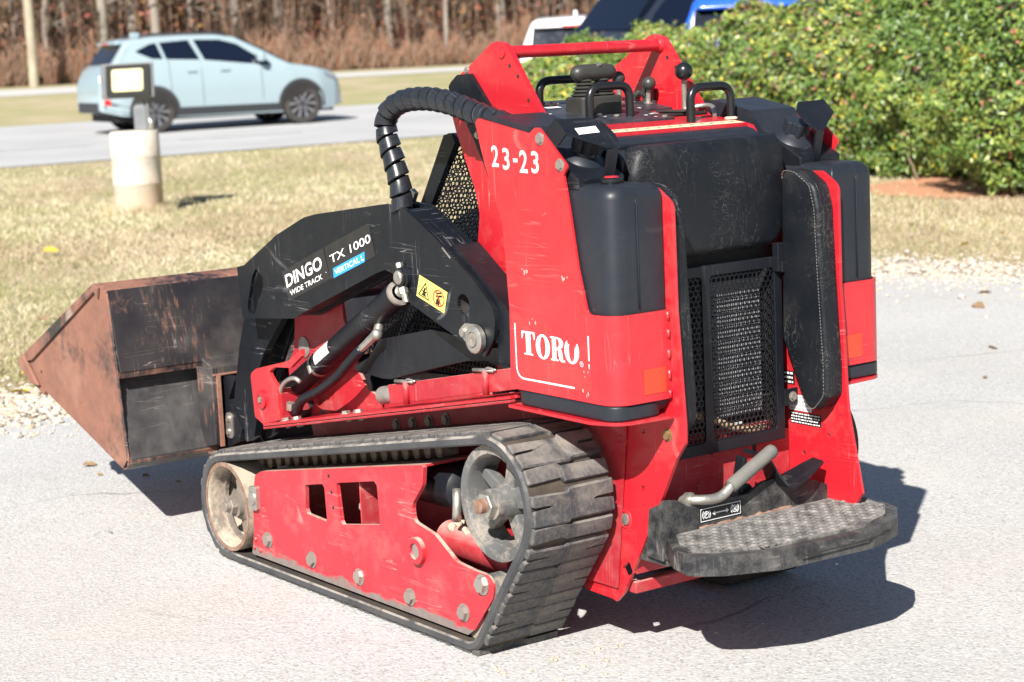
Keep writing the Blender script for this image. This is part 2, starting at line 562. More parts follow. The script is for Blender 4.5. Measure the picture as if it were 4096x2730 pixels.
def asphalt():
    t = NT('pale_weathered_asphalt')
    c = t.mix(t.ramp(t.noise(.9, 6, .6), .35, .65), (.40, .394, .384), (.455, .448, .436))
    c = t.mix(t.mul(t.ramp(t.noise(.35, 4), .5, .72), .5), c, (.5, .493, .48))
    v = t.n('ShaderNodeTexVoronoi'); v.inputs['Scale'].default_value = 150; t.l(t.co, v.inputs['Vector'])
    sx = t.n('ShaderNodeSeparateColor'); t.l(v.outputs['Color'], sx.inputs[0])
    c = t.mix(t.mul(t.ramp(sx.outputs[0], .6, .95), .5), c, (.6, .59, .57))
    c = t.mix(t.mul(t.ramp(sx.outputs[1], .75, .98), .6), c, (.19, .187, .183))
    c = t.mix(t.mul(t.ramp(t.noise(60, 3, .7), .52, .68), .5), c, (.25, .245, .24))
    c = t.mix(t.mul(t.ramp(t.noise(2.6, 6, .7), .6, .72), .25), c, (.2, .19, .18))
    c = t.mix(t.mul(t.ramp(t.noise(.55, 5, .6, t.mapped((1, 1, 1), (0, 0, .7))), .52, .7), .35), c, (.5, .45, .38))
    c = t.mix(t.mul(t.ramp(t.noise(5.5, 5, .7), .66, .74), .5), c, (.3, .24, .17))
    w = t.n('ShaderNodeMix', data_type='VECTOR'); w.inputs[0].default_value = .12
    nz = t.n('ShaderNodeTexNoise'); nz.inputs['Scale'].default_value = 3; nz.inputs['Detail'].default_value = 6; t.l(t.co, nz.inputs['Vector'])
    t.l(t.co, w.inputs[4]); t.l(nz.outputs[1], w.inputs[5])
    e = t.vor(.8, 'DISTANCE_TO_EDGE', w.outputs[1])
    k = t.mul(t.ramp(e, .001, .006, 1, 0), t.ramp(t.noise(1.2, 3), .5, .6))
    c = t.mix(t.mul(k, .55), c, (.12, .115, .11))
    t.col(c); t.rough(.88)
    h = t.mul(t.vor(120, 'F1'), t.mul(t.noise(45, 4), .8), 'ADD')
    t.bump(h, .4, .004)
    return t.m
m_asph = asphalt()
m_road = MAT('pale_road_asphalt', (.36, .36, .362), (.42, .42, .42), .5, .85, bump=.3, bs=80, bd=.004)
m_strip = MAT('far_concrete_road', (.45, .44, .42), (.5, .49, .47), .5, .85)
m_mark = MAT('faded_lane_paint', (.6, .6, .58), (.45, .44, .42), 6, .7)

def grassground():
    t = NT('dormant_lawn')
    a = t.mix(t.ramp(t.noise(.45, 6, .6), .42, .58), (.4, .335, .205), (.29, .28, .12))
    a = t.mix(t.mul(t.ramp(t.noise(1.6, 6, .65), .5, .7), .7), a, (.43, .36, .25))
    a = t.mix(t.mul(t.ramp(t.noise(.22, 4), .52, .72), .6), a, (.27, .28, .11))
    a = t.mix(t.mul(t.ramp(t.noise(26, 5, .7), .5, .68), .6), a, (.22, .165, .1))
    a = t.mix(t.mul(t.ramp(t.noise(44, 4, .7), .56, .7), .55), a, (.55, .48, .36))
    t.col(a); t.rough(.95)
    t.bump(t.noise(30, 6, .7), .6, .03)
    return t.m
m_lawn = grassground()
m_clay = MAT('bare_red_clay', (.5, .24, .13), (.44, .22, .12), 3, .95, bump=.5, bs=30, bd=.02)
m_grav = [MAT('gravel_stone_pale', (.5, .45, .38), (.42, .36, .3), 20, .9), MAT('gravel_stone_grey', (.36, .34, .31), (.44, .4, .36), 20, .9), MAT('gravel_stone_tan', (.44, .33, .22), (.52, .44, .34), 20, .9)]
m_gravb = MAT('gravel_bed', (.42, .37, .3), (.3, .25, .19), 9, .95, bump=.8, bs=60, bd=.02)
m_panel = MAT('control_panel_print', (.02, .022, .03), (.03, .032, .042), 12, .35, .45, dust=.25, dcol=(.2, .19, .2), ds=9)
m_coilgap = MAT('hose_core_gap_shade', (.004, .004, .004), (.008, .008, .008), 60, .9, spec=.15)  # hose core between the coils, blackened to imitate shade in the gaps
m_plasg2 = MAT('spiral_wrap_plastic', (.014, .016, .02), (.02, .022, .027), 20, .24, .34, scr=.3, scol=(.15, .15, .16))
m_plat = MAT('scuffed_black_platform', (.014, .015, .018), (.024, .024, .026), 9, .36, .55, scr=.6, scol=(.22, .2, .19), dust=.45, ds=22, d0=.4, d1=.75, dcol=(.2, .19, .175), up=.12, spec=.4, bump=.2, bs=120, bd=.001)
m_mat = MAT('dusty_rubber_mat', (.045, .045, .047), (.075, .073, .07), 14, .5, .7, dust=.6, ds=22, d0=.42, d1=.66, dcol=(.34, .32, .295), up=.36)

# ------------------------------------------------------------------ ground, lot and roads
KY = [-100, 16, 26, 31, 36, 41, 46, 51, 57, 62, 80, 600]; KZ = [0, 0, .08, .14, .17, .28, .44, .6, .68, .7, .75, .9]
def interp(x, X, Y):
    if x <= X[0]: return Y[0]
    for i in range(1, len(X)):
        if x <= X[i]:
            t = (x - X[i - 1]) / (X[i] - X[i - 1]); return Y[i - 1] * (1 - t) + Y[i] * t
    return Y[-1]
gz = lambda Y: interp(Y, KY, KZ)
EX = [-40, -12, -2.06, -1.8, -.9, 0, 1.5, 2.2, 3.0, 6, 14, 40]; EY = [-6, 3.8, 7.85, 7.98, 8.6, 9.7, 11.35, 11.35, 10.85, 9.3, 6.2, -2]
edgeY = lambda x: interp(x, EX, EY)
def wob(x, a=.05): return a * (sin(x * 7.1) + .7 * sin(x * 17.3 + 1) + .5 * sin(x * 41 + 2)) / 2

ys = [-30, 0, 6, 10, 12, 14, 16, 18, 20, 22, 24, 26, 27] + [28 + k for k in range(36)] + [66, 72, 80, 100, 150, 250, 420, 600]
xs = [-420, -200, -100, -60, -40, -25, -15, -8, -4, 0, 4, 8, 15, 25, 40, 60, 100, 200, 420]
V = [(x, y, gz(y) - .03) for y in ys for x in xs]
n = len(xs)
F = [(j * n + i, j * n + i + 1, (j + 1) * n + i + 1, (j + 1) * n + i) for j in range(len(ys) - 1) for i in range(n - 1)]
tag(obj('ground', V, F, m_lawn), 'dormant tan and olive lawn running from the parking lot to the wood', 'lawn', kind='structure')

def band(name, x0, x1, dx, lo, hi, z, mat):
    V, F = [], []
    k = int((x1 - x0) / dx)
    for i in range(k + 1):
        x = x0 + (x1 - x0) * i / k
        V += [(x, lo(x), z), (x, hi(x), z)]
    F = [(2 * i, 2 * i + 2, 2 * i + 3, 2 * i + 1) for i in range(k)]
    return obj(name, V, F, mat)
tag(band('asphalt_lot', -40, 40, .06, lambda x: -25, lambda x: edgeY(x) + wob(x), 0, m_asph), 'pale weathered asphalt of the parking lot under the red loader', 'asphalt', kind='structure')
tag(band('gravel_verge', -40, 40, .1, lambda x: edgeY(x) - .35, lambda x: edgeY(x) + .95 + wob(x + 3, .12), -.010, m_gravb), 'strip of loose gravel between asphalt and lawn', 'gravel', kind='structure')

def road(name, a0, a1, b0, b1, mat, dz, ext=9):
    """strip between near edge a0-a1 and far edge b0-b1, prolonged both ways"""
    A0, A1, B0, B1 = map(Vector, (a0, a1, b0, b1))
    V, F = [], []
    nx, ny = 60, 16
    for i in range(nx + 1):
        t = -ext + (2 * ext + 1) * i / nx
        p, q = A0.lerp(A1, t), B0.lerp(B1, t)
        for j in range(ny + 1):
            r = p.lerp(q, j / ny)
            V.append((r.x, r.y, gz(r.y) + dz))
    for i in range(nx):
        for j in range(ny):
            a = i * (ny + 1) + j
            F.append((a, a + ny + 1, a + ny + 2, a + 1))
    return obj(name, V, F, mat)
tag(road('road', (-6.67, 26.46), (-2.01, 28.75), (-9.76, 38.8), (-2.81, 41.0), m_road, -.018), 'pale two lane road carrying the light blue car', 'road', kind='structure')
tag(road('far_road', (-12.79, 51.4), (-7.9, 53.4), (-14.38, 57.6), (-9.3, 59.5), m_strip, -.018), 'pale strip of pavement running in front of the wood', 'road', kind='structure')
for c in ((-7.24, 30.5), (-4.12, 31.63), (-10.4, 29.4), (.3, 33.2)):
    d = Vector((.93, .37)); nn = Vector((-d.y, d.x)) * .07; P = Vector(c)
    pts = [P - d * 1.0 - nn, P + d * 1.0 - nn, P + d * 1.0 + nn, P - d * 1.0 + nn]
    tag(obj('lane_dash', [(p.x, p.y, gz(p.y) - .012) for p in pts], [(0, 1, 2, 3)], m_mark), 'faded white dash painted on the road behind the lamp post', 'road marking', 'painted lane dashes', 'structure')
cl = circ(4.15, 17.4, 1.0, 30, 1.15)
tag(obj('clay_patch', [(x + rnd.uniform(-.07, .07), y + rnd.uniform(-.05, .05), gz(y) - .022) for x, y in cl], [tuple(range(30))], m_clay), 'patch of bare orange clay at the foot of the hedge', 'soil', kind='structure')

# loose stones of the verge
def ico(r, seed):
    rr = random.Random(seed)
    t = (1 + 5 ** .5) / 2
    v = [(-1, t, 0), (1, t, 0), (-1, -t, 0), (1, -t, 0), (0, -1, t), (0, 1, t), (0, -1, -t), (0, 1, -t), (t, 0, -1), (t, 0, 1), (-t, 0, -1), (-t, 0, 1)]
    f = [(0, 11, 5), (0, 5, 1), (0, 1, 7), (0, 7, 10), (0, 10, 11), (1, 5, 9), (5, 11, 4), (11, 10, 2), (10, 7, 6), (7, 1, 8), (3, 9, 4), (3, 4, 2), (3, 2, 6), (3, 6, 8), (3, 8, 9), (4, 9, 5), (2, 4, 11), (6, 2, 10), (8, 6, 7), (9, 8, 1)]
    return [(a * r * .53 * rr.uniform(.7, 1.2), b * r * .53 * rr.uniform(.7, 1.2), c * r * .4 * rr.uniform(.6, 1.1)) for a, b, c in v], f
ICO = [ico(1, k) for k in range(6)]
V, F, fm = [], [], []
for k in range(8000):
    u = rnd.random()
    x = rnd.uniform(-3.1, -1.2) if u < .55 else rnd.uniform(1.6, 4.2)
    g = rnd.gauss(.42, .3)
    if x > 1.4: g = rnd.gauss(.32, .42)
    y = edgeY(x) + g + (rnd.uniform(-.8, 0) if rnd.random() < .08 else 0)
    r = rnd.uniform(.005, .014) if rnd.random() < .88 else rnd.uniform(.014, .026)
    v, f = ICO[rnd.randrange(6)]
    a = rnd.uniform(0, 6.28); ca, sa = cos(a), sin(a)
    b = len(V)
    V += [(x + r * (p[0] * ca - p[1] * sa), y + r * (p[0] * sa + p[1] * ca), r * p[2] + r * .25 + (-.004 if g > 0 else 0)) for p in v]
    F += [tuple(i + b for i in q) for q in f]
    fm += [rnd.choice((0, 0, 0, 1, 2))] * 20
tag(obj('loose_gravel', V, F, m_grav, fm=fm, fix=False), 'loose pale gravel scattered along the asphalt edge', 'gravel', kind='stuff')

V, F = [], []
for k in range(170):             # crumbs of dried mud dropped by the track
    a = rnd.gauss(0, .5); b_ = abs(rnd.gauss(0, .35))
    x, y = -.25 + a * .7, 4.35 - b_ * .5 + a * .35; r = rnd.uniform(.002, .007)
    v, f = ICO[rnd.randrange(6)]; b = len(V)
    V += [(x + r * p[0], y + r * p[1], r * p[2] + r * .3) for p in v]; F += [tuple(i + b for i in q) for q in f]
tag(obj('mud_crumbs', V, F, m_mud, fix=False), 'crumbs of dried mud on the asphalt beside the rubber track', 'mud', kind='stuff')
# blades of dormant grass
m_bl = [MAT('straw_blade', (.54, .46, .31), (.6, .52, .38), 3, .8), MAT('tan_blade', (.43, .35, .22), (.49, .4, .27), 3, .8), MAT('olive_blade', (.23, .25, .085), (.29, .29, .12), 3, .75), MAT('brown_blade', (.27, .2, .125), (.33, .25, .16), 3, .85)]
V, F, fm = [], [], []
for k in range(210000):
    Y = 1 / rnd.uniform(1 / 30.5, 1 / 8.2)
    x = rnd.uniform(-.285, .30) * Y
    if -.08 * Y < x < .04 * Y and Y < 14: continue
    e = edgeY(x) + .78 + wob(x * 1.7, .16)
    if Y < e or (Y < e + .5 and rnd.random() < .5): continue
    if x > 4.0 and Y > 16.2 and rnd.random() < .8: continue
    if (x - 4.15) ** 2 / .8 + (Y - 17.4) ** 2 / 1.1 < 1 and rnd.random() < .93: continue
    if Y > 25.6 + .48 * (x + 8): continue
    h = rnd.uniform(.014, .038) * (1 if Y < 16 else 1.2); a = rnd.uniform(0, 6.28); w = rnd.uniform(.002, .0042) * (1 if Y < 14 else 1.8)
    bx, by = rnd.gauss(0, .022), rnd.gauss(0, .022)
    b = len(V)
    V += [(x - w * cos(a), Y - w * sin(a), gz(Y) - .03), (x + w * cos(a), Y + w * sin(a), gz(Y) - .03), (x + bx, Y + by, gz(Y) - .03 + h)]
    F.append((b, b + 1, b + 2))
    g = sin(x * 1.3 + 2 + .5 * sin(Y)) * sin(Y * .55 + .4 * x) + .6 * sin(x * 3.1 + Y * 1.9) * sin(Y * 2.3 - x)
    q = sin(x * .9 - Y * .8 + 1) + .7 * sin(x * 2.2 + Y * .9)
    fm.append(2 if rnd.random() < .2 + .24 * g else rnd.choice((0, 0, 0, 1) if q > .3 else (0, 1, 1, 3) if q > -.5 else (1, 3, 3, 1)))
for k in range(900):             # longer tufts round the foot of the concrete post
    a = rnd.uniform(0, 6.28); r = rnd.uniform(.22, .22 + .16 * rnd.random()); x, Y = -3.42 + r * cos(a), 18.6 + r * sin(a)
    h = rnd.uniform(.03, .11); w = rnd.uniform(.003, .006); b = len(V)
    V += [(x - w, Y, -.03), (x + w, Y, -.03), (x + rnd.gauss(0, .03), Y + rnd.gauss(0, .03), h)]
    F.append((b, b + 1, b + 2)); fm.append(rnd.choice((0, 1, 1, 3, 2)))
tag(obj('grass_blades', V, F, m_bl, fm=fm, fix=False), 'short dry grass blades covering the lawn', 'grass', kind='stuff')

# ------------------------------------------------------------------ compact track loader
# local axes: x forward, y to the machine's left, z up; origin on the ground under the rear of the tracks
LD = empty('compact_track_loader', (0.3048, 4.8234, 0), radians(125.446))
tag(LD, 'red and black compact track loader with rusty bucket, parked on the asphalt', 'track loader')

def hexhead(r=1., h=.7, wash=1.35):
    v, f = prism(circ(0, 0, r, 6), 0.12, h, 'z')
    v2, f2 = lathe([(1e-4, .16), (wash, .16), (wash, 0), (1e-4, 0)], 16)
    V, F = join((v, f), (v2, f2))
    return V, F
def hexmeshdata(name, mat):
    me = mesh(name, *hexhead(), mat)
    return fixn(me)
ME_BOLT = hexmeshdata('bolt_mesh', m_zinc)
ME_BOLTR = hexmeshdata('worn_bolt_mesh', m_steel)
ME_BOLTD = hexmeshdata('red_bolt_mesh', m_redd)
def bolt(parent, pos, axis=(0, 1, 0), r=.012, me=ME_BOLT, name='bolt', turn=0.3):
    q = Vector(axis).to_track_quat('Z', 'Y')
    from mathutils import Quaternion
    q = q @ Quaternion((0, 0, 1), turn)
    return inst(name, me, parent, pos, q, (r, r, r))

def frame_mat():
    t = NT('scraped_red_track_frame')
    c = t.mix(t.ramp(t.noise(5, 5), .35, .65), (.45, .022, .034), (.40, .03, .042))
    for rot, sc in (((.3, .9, .2), (2, 50, 2)), ((.2, 2.2, .5), (2, 2, 44)), ((.1, .1, .1), (1.5, 2, 40))):
        k = t.mul(t.lines(sc, rot), t.ramp(t.noise(6, 3), .52, .64))
        c = t.mix(t.mul(k, .5), c, (.62, .33, .3))
    c = t.mix(t.mul(t.ramp(t.noise(8, 7, .7), .5, .8), .3), c, (.5, .3, .26))
    x = t.n('ShaderNodeSeparateXYZ'); t.l(t.co, x.inputs[0])
    lev = t.mul(x.outputs[2], t.mul(t.noise(9, 6, .65, t.mapped((1, 1, 3))), .09), 'ADD')
    k = t.ramp(lev, .098, .108, 1, 0)
    bare = t.mix(t.noise(40, 5), (.13, .105, .095), (.24, .2, .18))
    c = t.mix(k, c, bare)
    c = t.mix(t.mul(t.mul(t.up(.3, .9), t.ramp(t.noise(20, 5), .25, .5)), .85), c, (.5, .42, .34))
    t.col(c); t.rough(.5)
    return t.m
m_frame = frame_mat()

# ---- tracks
WHEELS = [(1.235, .157, .129), (-.078, .380, .138), (.035, .077, .047)]
def hull(circs, off=0.0):
    tang = []
    n = len(circs)
    for i in range(n):
        a, b = circs[i], circs[(i + 1) % n]
        d = Vector((b[0] - a[0], b[1] - a[1])); D = d.length; d /= D
        ca = (a[2] - b[2]) / D; sa = sqrt(1 - ca * ca)
        nn = d * ca + Vector((d.y, -d.x)) * sa
        tang.append(nn)
    pts = []
    for i in range(n):
        c = circs[i]
        n0, n1 = tang[i - 1], tang[i]
        a0 = atan2(n0.y, n0.x); a1 = atan2(n1.y, n1.x)
        while a1 < a0: a1 += 2 * pi
        k = max(4, int((a1 - a0) / .12))
        for j in range(k + 1):
            a = a0 + (a1 - a0) * j / k
            pts.append((c[0] + c[2] * cos(a), c[1] + c[2] * sin(a), cos(a), sin(a)))
    # even spacing
    P = [Vector(p[:2]) for p in pts]; Nn = [Vector(p[2:]) for p in pts]
    L = [0]
    for i in range(len(P)): L.append(L[-1] + (P[(i + 1) % len(P)] - P[i]).length)
    def at(s):
        s %= L[-1]
        lo = 0
        while L[lo + 1] < s: lo += 1
        t = (s - L[lo]) / max(1e-9, L[lo + 1] - L[lo])
        j = (lo + 1) % len(P)
        return P[lo].lerp(P[j], t), Nn[lo].lerp(Nn[j], t).normalized()
    return at, L[-1]
at_belt, BELT_L = hull(WHEELS)

def make_belt(s):
    n = 200
    y0, y1, t = .28, .52, .024
    sec = [(y0, .004), (y0 + .004, 0), (y1 - .004, 0), (y1, .004), (y1, t - .006), (y1 - .007, t), (y0 + .007, t), (y0, t - .006)]
    V, F, fm = [], [], []
    m = len(sec)
    for i in range(n):
        p, nn = at_belt(BELT_L * i / n)
        sag = 0
        for y, o in sec:
            V.append((p.x + nn.x * o, s * y, p.y + nn.y * o))
    for i in range(n):
        j = (i + 1) % n
        for k in range(m):
            k2 = (k + 1) % m
            F.append((i * m + k, i * m + k2, j * m + k2, j * m + k)); fm.append(1 if k in (2, 3, 4, 7, 6) else 0)
    o = obj('track_belt', V, F, [m_belt, m_rubs], LD, fm=fm)
    return o

def lug_mesh(name, L, W, notch, seed):
    r = random.Random(seed)
    h = .0105
    w = W / 2; l = L / 2
    d = r.choice((-1, 1)) * r.uniform(.004, .009); m0 = r.uniform(-.3, .2) * w; m1 = m0 + r.uniform(.02, .1) * w
    if notch:
        P = [(-l, -w), (-.004, -w), (-.002, -w * r.uniform(.4, .7)), (.003, -w * .6), (.004, -w), (l, -w), (l, m0), (l + d, m1), (l + d * .5, w), (.004, w), (.003, w * r.uniform(.35, .7)), (-.002, w * .5), (-.004, w), (-l + d * .5, w), (-l + d, m1), (-l, m0)]
    else:
        P = [(-l, -w), (l, -w), (l, m0), (l + d, m1), (l + d * .5, w), (-l + d * .5, w), (-l + d, m1), (-l, m0)]
    P = fil([(x + r.uniform(-.0015, .0015), y + r.uniform(-.002, .002)) for x, y in P], .004, 2)
    cx = 0
    n = len(P)
    tr = tessellate_polygon([[Vector((x, y, 0)) for x, y in P]])
    V = [(x, y, -.006) for x, y in P] + [(x, y, h - .004) for x, y in P] + [(x * .9, y * .97, h - r.uniform(0, .0015)) for x, y in P]
    F = [tuple(i + 2 * n for i in t_) for t_ in tr]
    for k in range(2):
        for i in range(n):
            j = (i + 1) % n
            F.append((k * n + i, k * n + j, (k + 1) * n + j, (k + 1) * n + i))
    return fixn(mesh(name, V, F, m_rub))
LUGA = [lug_mesh('wide_lug', .0595, .231, True, i) for i in range(5)]
LUGB = [lug_mesh('narrow_lug', .0315, .231, False, 9 + i) for i in range(5)]
def put_lugs(belt):
    per = BELT_L / 32
    for k in range(32):
        for half in (0,):
            base = k * per + (0 if half == 0 else per * .13)
            for me, ds in ((LUGA[(k * 3) % 5], .033), (LUGB[(k * 2) % 5], .033 + .0455 + (per - .091) / 2)):
                p, nn = at_belt(base + ds)
                T = Vector((-nn.y, 0, nn.x)); N3 = Vector((nn.x, 0, nn.y)); Yv = Vector((0, -1, 0))
                sg = 1
                if half == 0:            # outer half: notch to the outside (+y) -> turn the lug round
                    T = -T; Yv = -Yv
                yc = .398
                q = Matrix(((T.x, Yv.x, N3.x), (T.y, Yv.y, N3.y), (T.z, Yv.z, N3.z))).to_quaternion()
                pa, na = at_belt(base + ds - .012); pb, nb = at_belt(base + ds + .012)
                st = ((pb + nb * .024) - (pa + na * .024)).length / .024 * (per / .1)
                inst('tread_lug', me, belt, (p.x + nn.x * .024, yc, p.y + nn.y * .024), q, (min(st, 1.25), 1, 1))
# inner guide teeth of the belt, seen under its upper run
m_tooth = MAT('brown_guide_rubber', (.07, .05, .038), (.12, .085, .06), 20, .75, dust=.4, ds=10, d0=.5, d1=.7)
TOOTH = fixn(mesh('guide_tooth', *prism(fil([(-.017, 0), (.017, 0), (.013, -.034, .012), (-.011, -.034, .012)], .006, 4), -.025, .025, 'y'), m_tooth))
belt_l = make_belt(1)
put_lugs(belt_l)
for k in range(22):
    p, nn = at_belt(.30 + k * .052)
    T = Vector((-nn.y, 0, nn.x)); N3 = Vector((nn.x, 0, nn.y)); Yv = Vector((0, -1, 0))
    inst('guide_lug', TOOTH, belt_l, (p.x, .40, p.y), Matrix(((T.x, Yv.x, N3.x), (T.y, Yv.y, N3.y), (T.z, Yv.z, N3.z))).to_quaternion())
belt_r = make_belt(-1)

m_wheelw = MAT('brown_cast_web', (.12, .1, .085), (.17, .145, .12), 12, .65, .8, dust=.5, ds=9, d0=.5, d1=.7, dcol=(.4, .34, .27))
def ring(c, ro, ri, y0, y1, n=40):
    return lathe([(ro, y0), (ro, y1), (ri + .004, y1), (ri, y1 - .006), (ri, y0)], n, (c[0], 0, c[1]), (0, 1, 0), closed=True)

def idler(s):
    c = WHEELS[0][:2]; ro = WHEELS[0][2] - .001
    ys = (lambda a, b: (a, b)) if s > 0 else (lambda a, b: (-b, -a))
    v, f = ring(c, ro, .112, *ys(.40, .514))
    o = smooth_angle(obj('idler_wheel', v, f, m_wheelt, LD), 50)
    holes = []
    for k in range(4):
        a0 = radians(35 + 90 * k)
        pts = []
        for t in range(7):
            a = a0 - .60 + 1.20 * t / 6; pts.append((c[0] + .104 * cos(a), c[1] + .104 * sin(a)))
        for t in range(5):
            a = a0 + .42 - .84 * t / 4; pts.append((c[0] + .050 * cos(a), c[1] + .050 * sin(a)))
        holes.append(fil(pts, .006, 2))
    plate('web', circ(c[0], c[1], .114, 40), *ys(.452, .466), m_wheelw, o, holes=holes, bevel=.002)
    hub = lathe([(.05, .44), (.046, .468), (.036, .476), (.034, .49), (.0001, .49)], 24, (c[0], 0, c[1]), (0, s, 0))
    smooth_angle(obj('hub', *hub, m_wheelw, o), 40)
    obj('hole_shade_disc', *lathe([(.111, .402), (.02, .402)], 32, (c[0], 0, c[1]), (0, s, 0)), m_dark, o)  # added dark disc so the web holes look shaded
    sm_ = smooth_angle(obj('rim_edge', *lathe([(.1165, .5135), (.1165, .5152), (.128, .5152), (.128, .5135)], 40, (c[0], 0, c[1]), (0, s, 0)), m_rustbolt, o), 40)
    nut = join(prism(circ(c[0], c[1], .024, 6), *ys(.488, .508)), lathe([(.015, .508), (.015, .524), (.0001, .524)], 16, (c[0], 0, c[1]), (0, s, 0)))
    obj('axle_nut', *nut, m_rustbolt if s < 0 else m_steel, o, bevel=.0015)
    return o
def drive(s):
    c = WHEELS[1][:2]
    ys = (lambda a, b: (a, b)) if s > 0 else (lambda a, b: (-b, -a))
    v, f = ring(c, .137, .112, *ys(.42, .50))
    o = smooth_angle(obj('drive_wheel', v, f, m_wheel, LD), 50)
    for k in range(5):
        a = radians(90 + 72 * k + 12)
        d = Vector((cos(a), sin(a))); n = Vector((-d.y, d.x)); cc = Vector(c)
        P = [cc + d * .03 + n * .018, cc + d * .112 + n * .0135, cc + d * .112 - n * .0135, cc + d * .03 - n * .018]
        plate('spoke', [tuple(p) for p in P], *ys(.436, .464), m_wheel, o, bevel=.006, seg=3)
    smooth_angle(obj('hub', *lathe([(.044, .43), (.041, .482), (.036, .495), (.036, .512), (.0001, .512)], 28, (c[0], 0, c[1]), (0, s, 0)), m_wheel, o), 40)
    obj('axle_nut', *prism(circ(c[0], c[1], .031, 6), *ys(.511, .531)), m_zinc, o, bevel=.0025)
    smooth_angle(obj('stud', *lathe([(.017, .53), (.017, .547), (.014, .549), (.0001, .549)], 20, (c[0], 0, c[1]), (0, s, 0)), m_rustbolt, o), 40)
    return o
idler(1); idler(-1); drive(1); drive(-1)

FRAME = [(1.072, .272, .015), (1.036, .288, .01), (.22, .4275, .006), (.208, .424, .005), (.216, .377, .03), (.269, .32, .03), (.265, .28, .02),
         (.173, .262, .01), (.086, .212, .05), (.012, .205, .02), (-.053, .204, .02), (-.07, .186, .02), (-.06, .15, .02), (.017, .062, .02), (.05, .04, .012),
         (1.118, .04, .006), (1.107, .078), (1.098, .11), (1.094, .2)]
WINL = fil([(.792, .288), (.702, .305), (.692, .297), (.687, .206), (.79, .210), (.797, .223)], .008, 3)
WINR = fil([(.629, .319), (.44, .353), (.428, .343), (.422, .244), (.609, .212), (.616, .221)], .008, 3)
tf = plate('track_frame', FRAME, .494, .505, m_frame, LD, holes=[WINL, WINR, circ(.248, .21, .016, 14)], bevel=.0015)
v, f = bar((1.05, .425, .281), (.225, .425, .4225), .15, .007)
obj('frame_top', v, f, m_frame, tf, bevel=.001)
plate('frame_inner_plate', [(p[0] - .0, p[1]) for p in FRAME], .335, .345, m_redd, tf, bevel=0)
for x, z, me in ((1.016, .098, ME_BOLTR), (.777, .087, ME_BOLTR), (.536, .087, ME_BOLT), (.296, .083, ME_BOLTR), (.061, .093, ME_BOLTR), (-.022, .178, ME_BOLT)):
    bolt(tf, (x, .505, z), r=.0165 if x > 0 else .019, me=me, turn=rnd.uniform(0, 1))
v, f = lathe([(.034, 0), (.034, .012), (.031, .014), (.02, .014), (.02, 0)], 28, (.248, .505, .21), (0, 1, 0))
smooth_angle(obj('boss_ring', v, f, m_frame, tf), 40)
bolt(tf, (.248, .50, .21), r=.02, me=ME_BOLT)
plate('tension_nut', [(1.05, .245), (1.092, .24), (1.094, .172), (1.052, .176)], .505, .517, m_zinc, tf, r=.008)
smooth_angle(obj('tension_screw', *lathe([(.02, 0), (.018, .006), (.0001, .009)], 16, (1.072, .516, .208), (0, 1, 0)), m_zinc, tf), 50)
for x, z in ((1.09, .085), (1.1, .06), (1.066, .058)):
    smooth_angle(obj('weld_spot', *ball((x, .505, z), .006, 8), m_redd, tf), 60)
for x, z in ((.665, .332), (.655, .29), (.65, .25)):
    smooth_angle(obj('hole_plug', *lathe([(.005, .0008), (.0001, .0008)], 10, (x, .505, z), (0, 1, 0)), m_dark, tf), 40)
obj('inner_bracket', *join(box(.535, .54, .40, .49, .2, .36), box(.49, .535, .40, .405, .2, .36)), m_redd, tf, bevel=.001)
bolt(tf, (.555, .47, .262), (-.4, 1, 0), .011)
for i, x in enumerate((.969, .72, .478, .238, .035)):
    v, f = lathe([(.030, .36), (.046, .365), (.046, .40), (.034, .405), (.034, .45), (.046, .455), (.046, .492), (.030, .493), (.0001, .493)], 24, (x, 0, .077), (0, 1, 0))
    smooth_angle(obj('track_roller', v, f, m_wheelt, LD), 40)
# drive motor and tension tube showing between plate and drive wheel
smooth_angle(obj('drive_motor', *lathe([(.0001, 0), (.05, 0), (.055, .01), (.055, .17), (.03, .19), (.0001, .19)], 24, (.36, .40, .352), (-1, 0, .02)), m_blackm, LD), 40)
obj('motor_tag', *tube(curve_path([(.165, .44, .365), (.15, .45, .33), (.158, .45, .29)], .02), .012, 8), m_zinc, LD, smooth=True)
smooth_angle(obj('tension_tube', *lathe([(.042, 0), (.042, .3), (.0001, .3)], 24, (.26, .405, .225), (-1, 0, -.03)), m_redd, LD), 40)
v, f = lathe([(.0001, 0), (.045, 0), (.045, .09), (.0001, .09)], 20, (-.04, .41, .16), (0, 1, 0))
smooth_angle(obj('swing_boss', v, f, m_wheel, LD), 40)
mv, mf = [], []
for k in range(26):
    x = rnd.uniform(-.02, .24); c0 = (x, .405 + rnd.uniform(-.02, .03), .262 - (0.26 - x) * .03 + rnd.uniform(-.003, .004))
    b_ = ball(c0, rnd.uniform(.006, .016), 6)
    mv, mf = join((mv, mf), b_)
tag(obj('mud_clods', mv, mf, m_mud, LD), kind='stuff')

